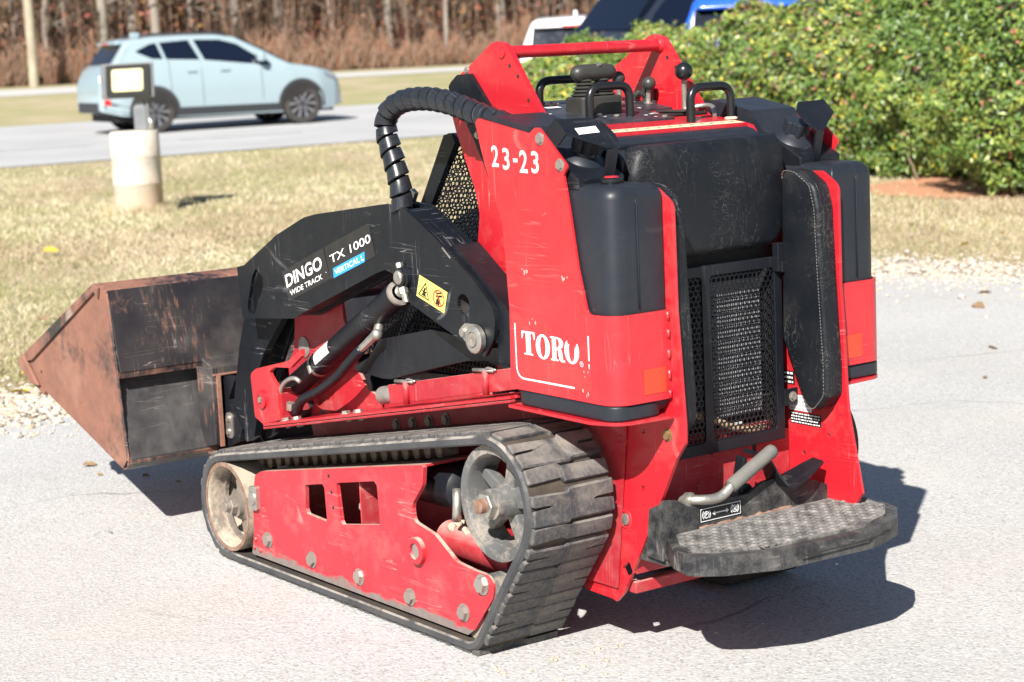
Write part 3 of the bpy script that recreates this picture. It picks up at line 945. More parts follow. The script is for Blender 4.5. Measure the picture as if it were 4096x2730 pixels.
# ---- chassis
hullp = [(-.19, .2), (1.12, .16), (1.2, .3), (1.24, .42), (1.0, .46), (.2, .57), (-.05, .60), (-.05, .46), (-.19, .44)]
plate('chassis_hull', hullp, -.236, .236, m_redd, LD, bevel=.004)
for s in (1, -1):
    y = lambda a: s * a
    # sloped deck over the track
    v, f = bar((1.165, s * .33, .388), (-.045, s * .33, .612), .18, .007)
    dk = obj('fender_deck', v, f, m_red, LD, bevel=.001)
    v, f = bar((1.165, s * .412, .379), (-.045, s * .412, .603), .016, .006)
    obj('fender_flange', v, f, m_redd, dk, bevel=.001)
    v, f = bar((1.0, s * .262, .36), (-.05, s * .262, .555), .006, .085)
    obj('fender_skirt', v, f, m_redd, dk)
    if s > 0:
        for x, z in ((1.122, .41), (1.057, .425), (.786, .471), (.723, .485)):
            bolt(dk, (x, .37, .388 + (1.165 - x) * .1851 + .003), (.18, 0, 1), .0125, turn=rnd.random())
            bolt(dk, (x - .02, .37, .388 + (1.165 - x) * .1851 - .006), (-.18, 0, -1), .0125, ME_BOLTR, turn=rnd.random())
        for x in (.70, .62, .54, .46):
            bolt(dk, (x, .265, .372 + (1.0 - x) * .1857), (0, 1, 0), .013, ME_BOLTR)
    # tank tray
    tray = [(-.05, s * .25), (-.05, s * .428), (-.36, s * .432, .06), (-.432, s * .40, .07), (-.442, s * .262)]
    plate('tank_tray', fil(tray, 0, 8), .591, .598, m_red, LD, 'z', bevel=.001)

BR = [(1.286, .517, .02), (1.25, .536, .02), (1.06, .578, .03), (.98, .62), (.98, .60), (1.05, .560, .02), (1.141, .552, .02), (1.176, .534, .012), (1.150, .512, .01), (1.13, .498, .02), (1.124, .403), (1.229, .378, .005), (1.274, .393, .01)]
for s in (1, -1):
    br = plate('cylinder_bracket', BR, min(s * .375, s * .386), max(s * .375, s * .386), m_red, LD, bevel=.0025)
    inn = [(1.29, .40), (1.295, .53, .02), (1.255, .575, .02), (1.235, .70, .01), (1.12, .78), (.98, .80), (.965, .69, .01), (.93, .62), (.90, .547, .02), (.855, .504), (.80, .49), (.80, .44)]
    plate('chassis_side_plate', inn, min(s * .245, s * .256), max(s * .245, s * .256), m_redd, LD, bevel=.002)
    if s > 0:
        v, f = lathe([(.028, 0), (.027, .006), (.02, .009), (.013, .009), (.0125, .004), (.0001, .004)], 24, (1.224, .386, .45), (0, 1, 0))
        smooth_angle(obj('pin_boss', v, f, m_red, br), 40)
        bolt(br, (1.224, .389, .45), r=.010, me=ME_BOLTR)
        v, f = lathe([(.03, 0), (.03, .004), (.017, .006), (.0001, .006)], 24, (1.19, .256, .588), (0, 1, 0))
        pb = smooth_angle(obj('pivot_washer', v, f, m_steel, LD), 40)
        obj('bracket_gusset', *join(box(1.126, 1.134, .256, .376, .40, .49)), m_redd, br)

# ---- lift cylinders
def cyl(s):
    yc = s * .315
    A = Vector((1.224, yc, .45)); B = Vector((.475, yc, .852))
    d = (B - A).normalized()
    def P(t): return A + d * t
    Lb = .70
    v, f = lathe([(.0001, -.0), (.026, 0), (.033, .012), (.033, Lb - .03), (.035, Lb - .03), (.036, Lb - .002), (.028, Lb), (.0001, Lb)], 28, P(.03), d)
    o = smooth_angle(obj('lift_cylinder', v, f, m_black, LD), 40)
    smooth_angle(obj('gland', *lathe([(.022, 0), (.034, 0), (.034, .014), (.022, .016)], 28, P(.03 + Lb - .008), d), m_steel, o), 40)
    smooth_angle(obj('piston_rod', *lathe([(.0001, 0), (.0175, 0), (.0175, .14), (.0001, .14)], 20, P(.03 + Lb - .01), d), m_chrome, o), 40)
    smooth_angle(obj('rod_eye', *lathe([(.03, -.02), (.03, .02), (.0001, .02)], 20, B, (0, 1, 0)), m_black, o), 40)
    if s < 0: return
    side = Vector((0, 1, 0)); upn = d.cross(side).normalized()
    if upn.z < 0: upn = -upn
    # hose clamp band, label, port fittings, hose
    smooth_angle(obj('clamp_band', *lathe([(.0345, 0), (.0345, .013)], 28, P(.235), d), m_zinc, o), 40)
    obj('clamp_screw', *bar(P(.241) + side * .03 - upn * .022, P(.241) + side * .03 + upn * .004 , .014, .012, up=d), m_zinc, o, bevel=.002)
    lab = []
    for i in range(7):
        a = radians(-18 + 66 * i / 6)
        for t in (.275, .365):
            lab.append(tuple(P(t) + (side * cos(a) + upn * sin(a)) * .0336))
    obj('paper_label', lab, [(2 * i, 2 * i + 1, 2 * i + 3, 2 * i + 2) for i in range(6)], m_white2w, o, fix=False)
    low = -upn
    smooth_angle(obj('port_fitting', *join(tube([P(.60) + low * .03, P(.60) + low * .055 + side * .015], .013, 10), ball(tuple(P(.60) + low * .058 + side * .018), .016, 10),
                                         tube([P(.59) + low * .058 + side * .02, P(.525) + low * .066 + side * .03], [.0125, .0105], 8)), m_zinc, o), 40)
    smooth_angle(obj('rear_fitting', *join(tube([P(.055) + low * .028 + side * .02, P(.06) + low * .06 + side * .03, P(.02) + low * .07 + side * .035], .013, 8)), m_zinc, o), 40)
    hp = [P(.525) + low * .066 + side * .03, P(.46) + low * .075 + side * .035, P(.36) + low * .085 + side * .035, P(.25) + low * .08 + side * .035, P(.16) + low * .07 + side * .04, P(.09) + low * .085 + side * .03]
    obj('hydraulic_hose', *tube(spline(hp, 6), .014, 10), m_blackm, o, smooth=True)
    tp = [P(.07) + low * .06 + side * .045, P(.085) + low * .02 + side * .06, P(.13) + upn * .0 + side * .062, P(.19) + low * .008 + side * .058, P(.20) + low * .03 + side * .05]
    obj('steel_line', *tube(curve_path(tp, .03), .0065, 8), m_zinc, o, smooth=True)
    smooth_angle(obj('fitting_nut', *join(tube([P(.05) + low * .085 + side * .04, P(.03) + low * .06 + side * .045], .014, 6), tube([P(.105) + low * .055 + side * .045, P(.09) + low * .07 + side * .045], .012, 6)), m_zinc, o), 30)
    obj('hose_sleeve_end', *lathe([(.03, 0), (.034, .05), (.031, .05), (.027, 0)], 18, P(.045) + low * .1 + Vector((0, 0, .02)), (-.45, .1, .7)), m_blackm, o, smooth=True)
m_white2w = MAT('torn_paper_label', (.72, .71, .69), (.6, .58, .55), 60, .7, dust=.6, ds=60, d0=.5, d1=.6, dcol=(.05, .05, .05))
cyl(1); cyl(-1)

# ---- loader arms
ARM = [(1.374, .818), (1.33, .826, .02), (1.13, .923, .12), (.972, .979, .12), (.91, .991, .06), (.552, 1.033, .08), (.463, 1.027, .05), (.331, .961, .1), (.18, .873, .1), (.098, .81, .05), (.085, .777, .04), (.095, .726, .04),
       (.135, .681, .012), (.155, .685, .015), (.492, .798, .02), (.511, .838, .02), (.532, .857, .02), (.569, .863, .03), (.609, .852, .05), (.995, .719, .1), (1.06, .694, .02), (1.36, .669, .004)]
AHOLE = fil([(1.263, .821), (1.224, .8), (1.223, .773), (1.286, .686), (1.328, .691), (1.32, .72), (1.286, .796)], .012, 3)
def arm(s):
    g = lambda a, b: (min(s * a, s * b), max(s * a, s * b))
    o = plate('loader_arm', ARM, *g(.350, .360), m_black, LD, holes=[AHOLE, circ(.216, .802, .026, 22)], bevel=.002, r=0)
    plate('arm_inner_plate', ARM, *g(.268, .278), m_black, o, holes=[circ(.216, .802, .026, 22)], bevel=.002)
    # top closing strip, set in a little
    top = fil(ARM, 0)[: ]
    crest = [p for p in fil(ARM, 0)]
    i0 = 0
    path = []
    for p in crest:
        if p[1] > .79 or (p[0] < .2 and p[1] > .76): path.append(p)
    path = [p for p in path if not (p[0] > .49 and p[0] < .62 and p[1] < .9)]
    path = sorted(path, key=lambda p: -p[0])
    V = []; F = []
    for p in path:
        V += [(p[0], s * .276, p[1] - .006), (p[0], s * .352, p[1] - .006), (p[0], s * .352, p[1] - .016), (p[0], s * .276, p[1] - .016)]
    for i in range(len(path) - 1):
        for k in range(4):
            F.append((4 * i + k, 4 * i + (k + 1) % 4, 4 * i + 4 + (k + 1) % 4, 4 * i + 4 + k))
    obj('arm_top_plate', V, F, m_black, o)
    bot = [(1.36, .675), (1.06, .70), (.995, .725), (.80, .793), (.609, .858)]
    V = []; F = []
    for p in bot:
        V += [(p[0], s * .276, p[1]), (p[0], s * .352, p[1]), (p[0], s * .352, p[1] + .008), (p[0], s * .276, p[1] + .008)]
    for i in range(len(bot) - 1):
        for k in range(4):
            F.append((4 * i + k, 4 * i + (k + 1) % 4, 4 * i + 4 + (k + 1) % 4, 4 * i + 4 + k))
    obj('arm_bottom_plate', V, F, m_black, o)
    # drop leg to the bucket mount
    leg = [(1.40, .80), (1.495, .645, .03), (1.536, .56, .05), (1.594, .388, .02), (1.572, .357), (1.537, .303, .02), (1.537, .265, .01), (1.479, .29, .03), (1.454, .351, .03), (1.473, .427, .03), (1.385, .555, .05), (1.26, .67), (1.26, .80)]
    plate('drop_leg', leg, *g(.262, .285), m_black, o, bevel=.006, seg=3)
    plate('leg_gusset', [(1.26, .70), (1.40, .70), (1.41, .545), (1.385, .53)], *g(.215, .225), m_black, o, bevel=.002)
    plate('leg_inner', leg, *g(.20, .214), m_black, o, bevel=.003)
    return o
arm_l = arm(1); arm_r = arm(-1)
obj('arm_cross_tube', *lathe([(.0001, 0), (.045, 0), (.045, .50), (.0001, .50)], 20, (1.33, -.25, .735), (0, 1, 0)), m_black, LD, smooth=False)

# fittings on the left arm
sm = lambda o, a=40: smooth_angle(o, a)
sm(obj('cylinder_pin', *lathe([(.03, 0), (.03, .012), (.025, .014), (.0245, .02), (.0001, .02)], 26, (.472, .36, .852), (0, 1, 0)), m_blackm, arm_l))
sm(obj('pin_end', *lathe([(.018, 0), (.018, .023), (.015, .026), (.0001, .026)], 24, (.472, .36, .852), (0, 1, 0)), m_zinc, arm_l))
obj('pin_lock_bolt', *join(tube([(.463, .375, .828), (.45, .375, .79)], .0085, 8), tube([(.463, .375, .826), (.459, .375, .812)], .0125, 6)), m_zinc, arm_l)
obj('pin_lock_nut', *tube([(.479, .372, .888), (.475, .372, .876)], .01, 6), m_zinc, arm_l)
sm(obj('hole_rim', *lathe([(.026, 0), (.026, -.012), (.022, -.03)], 24, (.216, .36, .802), (0, 1, 0)), m_dark, arm_l))
plate('pivot_flange', [(.225, .746), (.205, .758), (.16, .758), (.128, .735), (.128, .705), (.15, .69), (.185, .70), (.222, .722)], .360, .366, m_zinc, arm_l, r=.018, bevel=.001)
sm(obj('pivot_bush', *lathe([(.034, 0), (.034, .014), (.028, .018), (.02, .018), (.019, .014), (.0001, .014)], 28, (.158, .362, .723), (0, 1, 0)), m_zinc, arm_l))
sm(obj('pivot_pin', *lathe([(.017, 0), (.017, .019), (.006, .02), (.0001, .016)], 20, (.158, .362, .723), (0, 1, 0)), m_steel, arm_l))
bolt(arm_l, (.211, .366, .735), r=.011)
# the rear raised plate of the arm box
plate('arm_rear_box', [(.30, .925), (.27, .945), (.05, .80), (-.02, .74), (-.02, .66), (.10, .66), (.10, .80)], .27, .345, m_black, arm_l, bevel=.004, r=.01)
obj('arm_plate_seam', *bar((.296, .3605, .936), (.262, .3605, .912), .0015, .004), m_steel, arm_l)

# lower link
LK = [(.873, .565, .02), (.77, .606, .04), (.709, .662, .03), (.46, .711, .03), (.395, .71, .02), (.215, .687), (.10, .70), (.10, .64), (.215, .655), (.301, .647, .02), (.469, .608, .03), (.664, .56, .03), (.703, .557, .02)]
for s in (1, -1):
    lk = plate('lower_link', LK, min(s * .242, s * .30), max(s * .242, s * .30), m_blackm, LD, bevel=.008, seg=3)

# rail with clevis pins, exhaust tube
for s in (1,):
    v1 = bar((.535, .385, .546), (-.03, .385, .652), .006, .05)
    v2 = bar((.535, .375, .522), (-.03, .375, .628), .026, .005)
    rl = obj('hitch_rail', *join(v1, v2), m_redd, LD, bevel=.0015)
    for x, z in ((.445, .578), (.09, .645)):
        obj('rail_post', *tube([(x, .392, z - .045), (x, .392, z + .012)], .0085, 10), m_redd, rl, smooth=True)
        obj('clevis_pin', *join(tube([(x + .05, .392, z + .009), (x - .035, .392, z + .016)], .0045, 8), tube(spline([(x + .0, .392, z + .014), (x - .02, .398, z + .022), (x - .045, .392, z + .018)], 4), .0028, 6)), m_zinc, rl, smooth=True)
    sm(obj('exhaust_pipe', *lathe([(.0205, .0), (.024, 0), (.024, .14), (.0205, .14)], 24, (.625, .35, .528), (-1, 0, .18), closed=True), m_steel, LD))

# ---- bucket
bk = empty('bucket', (0, 0, 0), 0, LD)
BY = .60
def sheet_xz(name, pts, y0, y1, th, mat, parent, bevel=.001):
    """bent sheet following an open xz polyline, spanning y0..y1"""
    P = [Vector(p) for p in pts]
    V, F = [], []
    n = len(P)
    for i, p in enumerate(P):
        a = (P[min(i + 1, n - 1)] - P[max(i - 1, 0)]).normalized()
        nn = Vector((-a.y, a.x)) * th
        for y in (y0, y1):
            V.append((p.x, y, p.y)); V.append((p.x + nn.x, y, p.y + nn.y))
    for i in range(n - 1):
        b = 4 * i
        F += [(b, b + 2, b + 6, b + 4), (b + 1, b + 5, b + 7, b + 3), (b, b + 4, b + 5, b + 1), (b + 2, b + 3, b + 7, b + 6)]
    e = 4 * (n - 1)
    F += [(0, 1, 3, 2), (e, e + 2, e + 3, e + 1)]
    return obj(name, V, F, mat, parent, bevel=bevel)
sheet_xz('lower_back', [(1.778, .515), (1.772, .49), (1.701, .238), (1.708, .218), (1.735, .208)], -BY + .012, BY - .012, -.008, m_blow, bk)
sheet_xz('bucket_floor', [(1.735, .209), (2.0, .286), (2.40, .412)], -BY + .012, BY - .012, -.010, m_brust, bk)
sheet_xz('upper_back', [(1.771, .743), (1.718, .50)], -BY + .006, BY - .006, -.008, m_bback, bk)
sheet_xz('back_ledge', [(1.7185, .502), (1.7185, .488), (1.775, .490)], -BY + .003, BY - .003, -.006, m_bedge, bk)
sheet_xz('top_lip', [(1.770, .738), (1.774, .746), (1.835, .762), (1.838, .752)], -BY + .001, BY - .001, -.008, m_bedge, bk)
sheet_xz('heel_strip', [(1.699, .245), (1.699, .231), (1.706, .216), (1.737, .205)], -BY + .001, BY - .001, -.004, m_bedge, bk)
sheet_xz('cutting_edge', [(2.30, .378), (2.462, .436)], -BY, BY, -.016, m_brust, bk, .003)
SIDE = [(1.735, .206, .01), (1.702, .236, .01), (1.735, .495), (1.768, .742), (1.831, .761), (2.42, .475), (2.44, .465), (2.38, .409)]
for s in (1, -1):
    g = lambda a, b: (min(s * a, s * b), max(s * a, s * b))
    plate('bucket_side', SIDE, *g(BY - .01, BY), m_brust, bk, holes=[circ(2.31, .435, .010, 14)], bevel=.001)
    plate('side_edge_strip', [(1.800, .752), (1.832, .764), (2.44, .482), (2.425, .462), (2.36, .475), (1.83, .738), (1.81, .72)], *g(BY + .001, BY + .010), m_bedge, bk, bevel=.002)
    plate('side_cutter', [(2.32, .395), (2.43, .487), (2.472, .466), (2.466, .45), (2.38, .397)], *g(BY + .001, BY + .014), m_brust, bk, bevel=.004)
# weld beads down the back corners
for s in (1, -1):
    pts = []
    for k in range(60):
        t = k / 59
        x, z = ((1.768 - .035 * t / .5, .735 - .24 * t / .5) if t < .5 else (1.735 - .034 * (t - .5) / .5, .49 - .255 * (t - .5) / .5))
        pts.append((x - .001 + rnd.uniform(-.0012, .0012), s * (BY - .006), z))
    obj('weld_bead', *tube(pts, [.0045 + rnd.uniform(-.001, .001) for _ in pts], 6), m_bedge, bk, smooth=True)
# mount frame on the bucket back
def mbox(n, x0, x1, y0, y1, z0, z1, mat):
    return obj(n, *box(x0, x1, y0, y1, z0, z1), mat, bk, bevel=.003)
mbox('mount_plate', 1.692, 1.70, -.30, .30, .215, .487, m_bback)
for s in (1, -1):
    v = [(1.655, s * .322, .25), (1.655, s * .300, .24), (1.655, s * .300, .485), (1.655, s * .322, .485), (1.712, s * .345, .235), (1.712, s * .29, .225), (1.712, s * .29, .488), (1.712, s * .345, .488)]
    obj('mount_side_rail', v, [(0, 1, 2, 3), (4, 7, 6, 5), (0, 3, 7, 4), (1, 5, 6, 2), (2, 6, 7, 3), (0, 4, 5, 1)], m_bback, bk, bevel=.003)
    obj('mount_rust_edge', *box(1.650, 1.656, min(s * .295, s * .309), max(s * .295, s * .309), .24, .46), m_brust, bk, bevel=.001)
    ear = [(1.666, .455), (1.60, .46), (1.59, .45, .02), (1.638, .385), (1.575, .32, .02), (1.563, .30, .01), (1.585, .262, .01), (1.655, .235), (1.69, .24), (1.69, .455)]
    e = plate('attach_ear', ear, min(s * .262, s * .280), max(s * .262, s * .280), m_blackm, bk, bevel=.003)
    if s > 0:
        plate('latch_plate', [(1.615, .345), (1.655, .345), (1.66, .265), (1.615, .265)], .280, .285, m_zinc, bk, r=.018)
        bolt(bk, (1.636, .285, .326), r=.009); bolt(bk, (1.640, .285, .285), r=.009)
v = [(1.655, -.322, .488), (1.655, .322, .488), (1.655, .322, .460), (1.655, -.322, .460), (1.714, -.325, .512), (1.714, .325, .512), (1.714, .325, .44), (1.714, -.325, .44)]
obj('mount_top_edge', *box(1.651, 1.656, -.32, .32, .4595, .466), m_brust, bk, bevel=.001)
obj('mount_top_rail', v, [(0, 1, 2, 3), (4, 7, 6, 5), (0, 4, 5, 1), (1, 5, 6, 2), (2, 6, 7, 3), (3, 7, 4, 0)], m_bback, bk, bevel=.004)
sheet_xz('mount_bottom_lip', [(1.60, .228), (1.70, .222)], -.33, .33, -.008, m_bedge, bk)

# ---- lettering helpers
def fit_text(name, s, pos, right, up, width, height, mat, parent, off=0.0, spacing=1.0):
    """text whose ink box is width x height, lower left corner at pos"""
    cu = bpy.data.curves.new('lettering', 'FONT')
    cu.body = s; cu.size = 1; cu.offset = off; cu.extrude = 0; cu.space_character = spacing; cu.resolution_u = 4
    t = bpy.data.objects.new('lettering', cu); col.objects.link(t)
    me = bpy.data.meshes.new_from_object(t.evaluated_get(bpy.context.evaluated_depsgraph_get()))
    bpy.data.objects.remove(t)
    xs = [v.co.x for v in me.vertices]; ys = [v.co.y for v in me.vertices]
    x0, x1, y0, y1 = min(xs), max(xs), min(ys), max(ys)
    r = Vector(right).normalized(); u = Vector(up); u = (u - r * u.dot(r) * 0).normalized(); n = r.cross(u).normalized()
    P = Vector(pos)
    for v in me.vertices:
        a = (v.co.x - x0) / (x1 - x0) * width; b = (v.co.y - y0) / (y1 - y0) * height
        v.co = P + r * a + u * b
    me.materials.clear(); me.materials.append(mat)
    return link(bpy.data.objects.new(name, me), parent)

def flat(name, pts, org, right, up, mat, parent, holes=(), lift=0.0):
    """thin sticker cut to a 2D outline in the plane org + a*right + b*up"""
    r, u, P = Vector(right), Vector(up), Vector(org)
    n = r.cross(u).normalized()
    loops = [pts] + list(holes)
    fl = [p for l in loops for p in l]
    tr = tessellate_polygon([[Vector((p[0], p[1], 0)) for p in l] for l in loops])
    v = [P + r * p[0] + u * p[1] + n * lift for p in fl]
    return obj(name, v, [tuple(t) for t in tr], mat, parent, fix=False)

# ---- tower (grab) plates
GP = [(.205, 1.424, .02), (.178, 1.430, .03), (.146, 1.422, .02), (.125, 1.400, .01), (.013, 1.26), (-.08, 1.15), (-.12, .90), (-.12, .60), (.10, .56), (.24, .62), (.25, .80), (.30, .93, .04), (.285, 1.01, .05), (.30, 1.07, .03), (.37, 1.211), (.386, 1.254, .02), (.396, 1.318, .02), (.345, 1.351, .015), (.30, 1.372)]
tp = {}
for s in (1, -1):
    o = plate('tower_plate', GP, min(s * .238, s * .252), max(s * .238, s * .252), m_red, LD, bevel=.002)
    tp[s] = o
    for x, z in ((.098, 1.345), (.06, 1.288), (.13, 1.37)):
        sm(obj('bolt_hole', *lathe([(.0048, .0006), (.0001, .0006)], 12, (x, s * .252, z), (0, s, 0)), m_dark, o))
        sm(obj('bolt_hole', *lathe([(.0048, .0006), (.0001, .0006)], 12, (x, s * .238, z), (0, -s, 0)), m_dark, o))
    sm(obj('bar_end', *lathe([(.014, 0), (.0135, .003), (.011, .004), (.0001, .0015)], 20, (.160, s * .252, 1.402), (0, s, 0)), m_red, o))
WP = [(.367, 1.336, .015), (.34, 1.352, .01), (.283, 1.354, .008), (.195, 1.262), (.225, 1.20), (.225, 1.10), (.243, 1.133), (.284, 1.199), (.383, 1.322, .01)]
wp = plate('hose_guard_plate', WP, .2525, .262, m_black, LD, bevel=.002)
for x, z in ((.31, 1.362), (.218, 1.262), (.265, 1.205)):
    bolt(wp, (x, .262 if z < 1.3 else .252, z), r=.007)
gb = sm(obj('grab_bar', *tube([(.160, -.238, 1.402), (.160, .238, 1.402)], .0155, 20), m_red, LD))
for s in (1, -1):
    sm(obj('weld_collar', *lathe([(.0155, 0), (.021, .0), (.019, .006), (.0155, .011)], 20, (.160, s * .238, 1.402), (0, -s, 0)), m_red, gb))

# ---- hood of perforated sheet ahead of the tower
HS = [(.435, 1.165), (.615, .965), (.70, .86), (.30, .86), (.30, 1.10)]
hood = empty('hood', (0, 0, 0), 0, LD)
for s in (1, -1):
    obj('side_screen', *hexmesh(HS, .0165, .0034, s * .198, s * .200, 'y'), m_blackm, hood, fix=False)
    plate('hood_edge', [(.489, 1.199), (.45, 1.205), (.436, 1.178), (.575, 1.0), (.70, .85), (.745, .86), (.61, 1.023)], min(s * .194, s * .206), max(s * .194, s * .206), m_blackm, hood, bevel=.002)
    plate('hood_flange', [(.45, 1.2052), (.489, 1.1992), (.61, 1.0232), (.745, .8602), (.705, .85), (.575, 1.0), (.437, 1.18)], min(s * .206, s * .212), max(s * .206, s * .212), m_black, hood, holes=(), bevel=.002)
    plate('hood_rear_edge', [(.30, 1.12), (.325, 1.10), (.325, .86), (.30, .86)], min(s * .194, s * .205), max(s * .194, s * .205), m_blackm, hood, bevel=.001)
slope = Vector((.61 - .489, 0, 1.023 - 1.199)); sl = slope.length; slope /= sl
fs = lambda a, b, t: tuple(Vector((.489, 0, 1.197)) + slope * b + Vector((0, a, 0)) + Vector((-.82, 0, -.57)) * t)
AX['slope'] = fs
obj('front_screen', *hexmesh([(-.19, .03), (.19, .03), (.19, .40), (-.19, .40)], .0165, .0034, .002, .0, 'slope'), m_blackm, hood, fix=False)
obj('front_bar', *box(.445, .489, -.2, .2, 1.190, 1.203), m_blackm, hood, bevel=.002)
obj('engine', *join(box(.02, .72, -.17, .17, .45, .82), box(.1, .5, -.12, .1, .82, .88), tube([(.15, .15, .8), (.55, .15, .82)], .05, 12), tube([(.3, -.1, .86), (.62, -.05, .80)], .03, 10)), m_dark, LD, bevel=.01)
lowscr = [(.02, .60), (.90, .55), (.90, .70), (.70, .86), (.02, .92)]
scr = obj('body_side_screen', *hexmesh(lowscr, .0165, .0034, .224, .226, 'y'), m_blackm, LD, fix=False)
obj('screen_frame', *join(bar((.02, .226, .60), (.9, .226, .55), .02, .03, (0, 1, 0))), m_blackm, LD)
obj('plated_lever', *bar((.575, .27, 1.015), (.545, .27, 1.06), .012, .022), m_zinc, LD, bevel=.002)

# ---- control console
DZ = lambda x: 1.2305 + .128 * x
def deckprism(name, pts, o0, o1, mat, parent, bevel=.001, r=0):
    mp = lambda a, b, t: (a, b, DZ(a) + t)
    AX['deck'] = mp
    return plate(name, pts, o0, o1, mat, parent, 'deck', bevel=bevel, r=r)
cons = obj('console_light_block', *join(box(-.24, .305, -.236, .236, .88, 1.185)), m_blackm, LD, bevel=.004)  # added inner box that blocks light between the tower plates
dk = deckprism('console_deck', [(-.178, -.237, .03), (-.178, .237, .03), (.315, .237), (.315, -.237)], -.03, 0, m_red, LD, bevel=.003)
PANEL = [(-.05, .21, .02), (-.055, -.105, .015), (.08, -.115, .01), (.085, -.215, .01), (.305, -.225, .01), (.305, .21, .01)]
pan = deckprism('control_panel', PANEL, .0, .005, m_panel if 'm_panel' in globals() else m_plas, LD)
for x, y in ((-.035, -.085), (.245, .03), (-.035, .19), (.29, -.2), (.05, .05), (.02, .02)):
    bolt(pan, (x, y, DZ(x) + .005), (0, 0, 1), .0065)
for k in range(26):          # small white pictograms and red tick lines printed on the panel
    x = rnd.choice((-.03, 0.0, .02, .11, .15, .21, .25, .28)) + rnd.uniform(-.006, .006); y = rnd.uniform(-.2, .19)
    if x < .09 and y < -.1: continue
    w, h = rnd.uniform(.004, .011), rnd.uniform(.002, .006)
    flat('pictogram', [(-w, -h), (w * .4, -h), (w, -h * .2), (w * .7, h), (-w * .4, h * .6), (-w, h)], (x, y, DZ(x) + .0056), (.1, -1, 0), (1, .1, .128), m_white, pan)
flat('label', [(0, 0), (.045, 0), (.045, .02), (0, .02)], (.19, .10, DZ(.19) + .006), (0, -1, 0), (1, 0, .128), m_white, pan)
# cream instruction strip on the red lip
strip = flat('instruction_strip', [(0, 0), (.43, 0), (.43, .038), (0, .038)], (-.166, .205, DZ(-.166) + .0008), (0, -1, 0), (1, 0, .128), m_crm, dk)
for k in range(13):
    a = .004 + k * .033
    flat('strip_print', [(a, .002), (a + .001, .002), (a + .001, .036), (a, .036)], (-.166, .205, DZ(-.166) + .0012), (0, -1, 0), (1, 0, .128), m_ink, strip)
    flat('strip_print', [(a + .006, .022), (a + .022, .022), (a + .014, .033)], (-.166, .205, DZ(-.166) + .0012), (0, -1, 0), (1, 0, .128), MAT('strip_ink', (.35, .3, .2), None, 5, .6) if k == 0 else bpy.data.materials['strip_ink'], strip)
flat('strip_print', [(0, .018), (.43, .018), (.43, .019), (0, .019)], (-.166, .205, DZ(-.166) + .0014), (0, -1, 0), (1, 0, .128), m_ink, strip)
# black fascia below the deck lip
FA = [(-.177, 1.203), (-.205, 1.196, .01), (-.262, 1.160, .03), (-.262, 1.02), (-.17, 1.02)]
plate('console_fascia', FA, -.222, .236, m_plas, LD, bevel=.006, seg=3)
plate('deck_corner_trim', [(-.165, 1.2085), (-.182, 1.204), (-.215, 1.165), (-.21, 1.13), (-.165, 1.13)], -.239, -.2225, m_red, LD, bevel=.002)

def loop(name, x, ya, yb, zt, mat=m_plasg, r=.0105, xt=0.0):
    p = [(x, ya, DZ(x) - .005), (x + xt, ya, zt), (x + xt, yb, zt), (x, yb, DZ(x) - .005)]
    return sm(obj(name, *tube(curve_path(p, .035, 8), r, 14), mat, LD), 60)
loop('reference_handle', .214, .106, -.05, 1.328)
loop('reference_handle', .013, .107, -.016, 1.312)
h3 = loop('reference_handle', -.105, -.107, -.236, 1.299)
sm(obj('handle_foot', *lathe([(.016, 0), (.016, .004), (.0105, .006)], 16, (-.105, -.236, DZ(-.105)), (0, 0, 1)), m_crm, h3))
# joystick: boots, grip
js = empty('traction_control', (.095, .03, DZ(.095)), 0, LD)
ribs = []
for yo in (.026, -.026):
    prof = [(.034, -.005), (.034, .043)]
    for k in range(5):
        z = .045 + k * .0085; r = .033 - k * .0035
        prof += [(r - .004, z), (r + .003, z + .003), (r - .003, z + .007)]
    prof += [(.011, .09), (.011, .096), (.0001, .096)]
    b_ = sm(obj('rubber_boot', *lathe(prof, 20, (0, yo, 0)), m_ball, js), 50)
obj('boot_skirt', *rbox(-.038, .038, -.062, .062, -.004, .045, .012, .006), m_ball, js)
for yo in (.026, -.026):
    obj('stalk', *box(-.007, .007, yo - .012, yo + .012, .08, .108), m_blackm, js, bevel=.002)
gp_ = [(0.0001, 0), (.010, .002), (.0185, .012), (.021, .026), (.021, .106), (.0185, .12), (.010, .130), (.0001, .132)]
sm(obj('grip', *lathe(gp_, 24, (0, .064, .101), (0, -1, .0)), m_ball, js), 60)
sm(obj('grip_plug', *lathe([(.006, .0), (.006, .003), (.0001, .003)], 12, (-.012, -.01, .1185), (-.5, 0, .86)), m_zinc, js), 40)
# ball knob levers
for fx, fy, bx, by, bz, r in ((.217, -.15, .21, -.142, 1.324, .0172), (.172, -.205, .16, -.2, 1.307, .0175), (.03, -.205, .012, -.19, 1.336, .0225)):
    lv = empty('lever', (fx, fy, DZ(fx)), 0, LD)
    sm(obj('lever_knob', *ball((bx - fx, by - fy, bz - DZ(fx)), r, 20), m_ball if r < .02 else m_plasg, lv), 80)
    top = Vector((bx - fx, by - fy, bz - DZ(fx)))
    sm(obj('lever_rod', *tube(curve_path([(0, 0, -.01), top * .45 + Vector((.004, -.003, 0)), top], .02), .0065, 10), m_steel, lv), 60)
    sm(obj('lever_base', *lathe([(.014, 0), (.014, .004), (.009, .007), (.0001, .007)], 12, (0, 0, 0)), m_zinc, lv), 40)
sm(obj('key_switch', *lathe([(.022, 0), (.022, .006), (.016, .01), (.015, .04), (.012, .046), (.0001, .047)], 20, (.19, -.222, DZ(.19)), (0, 0, 1)), m_ball, LD), 40)
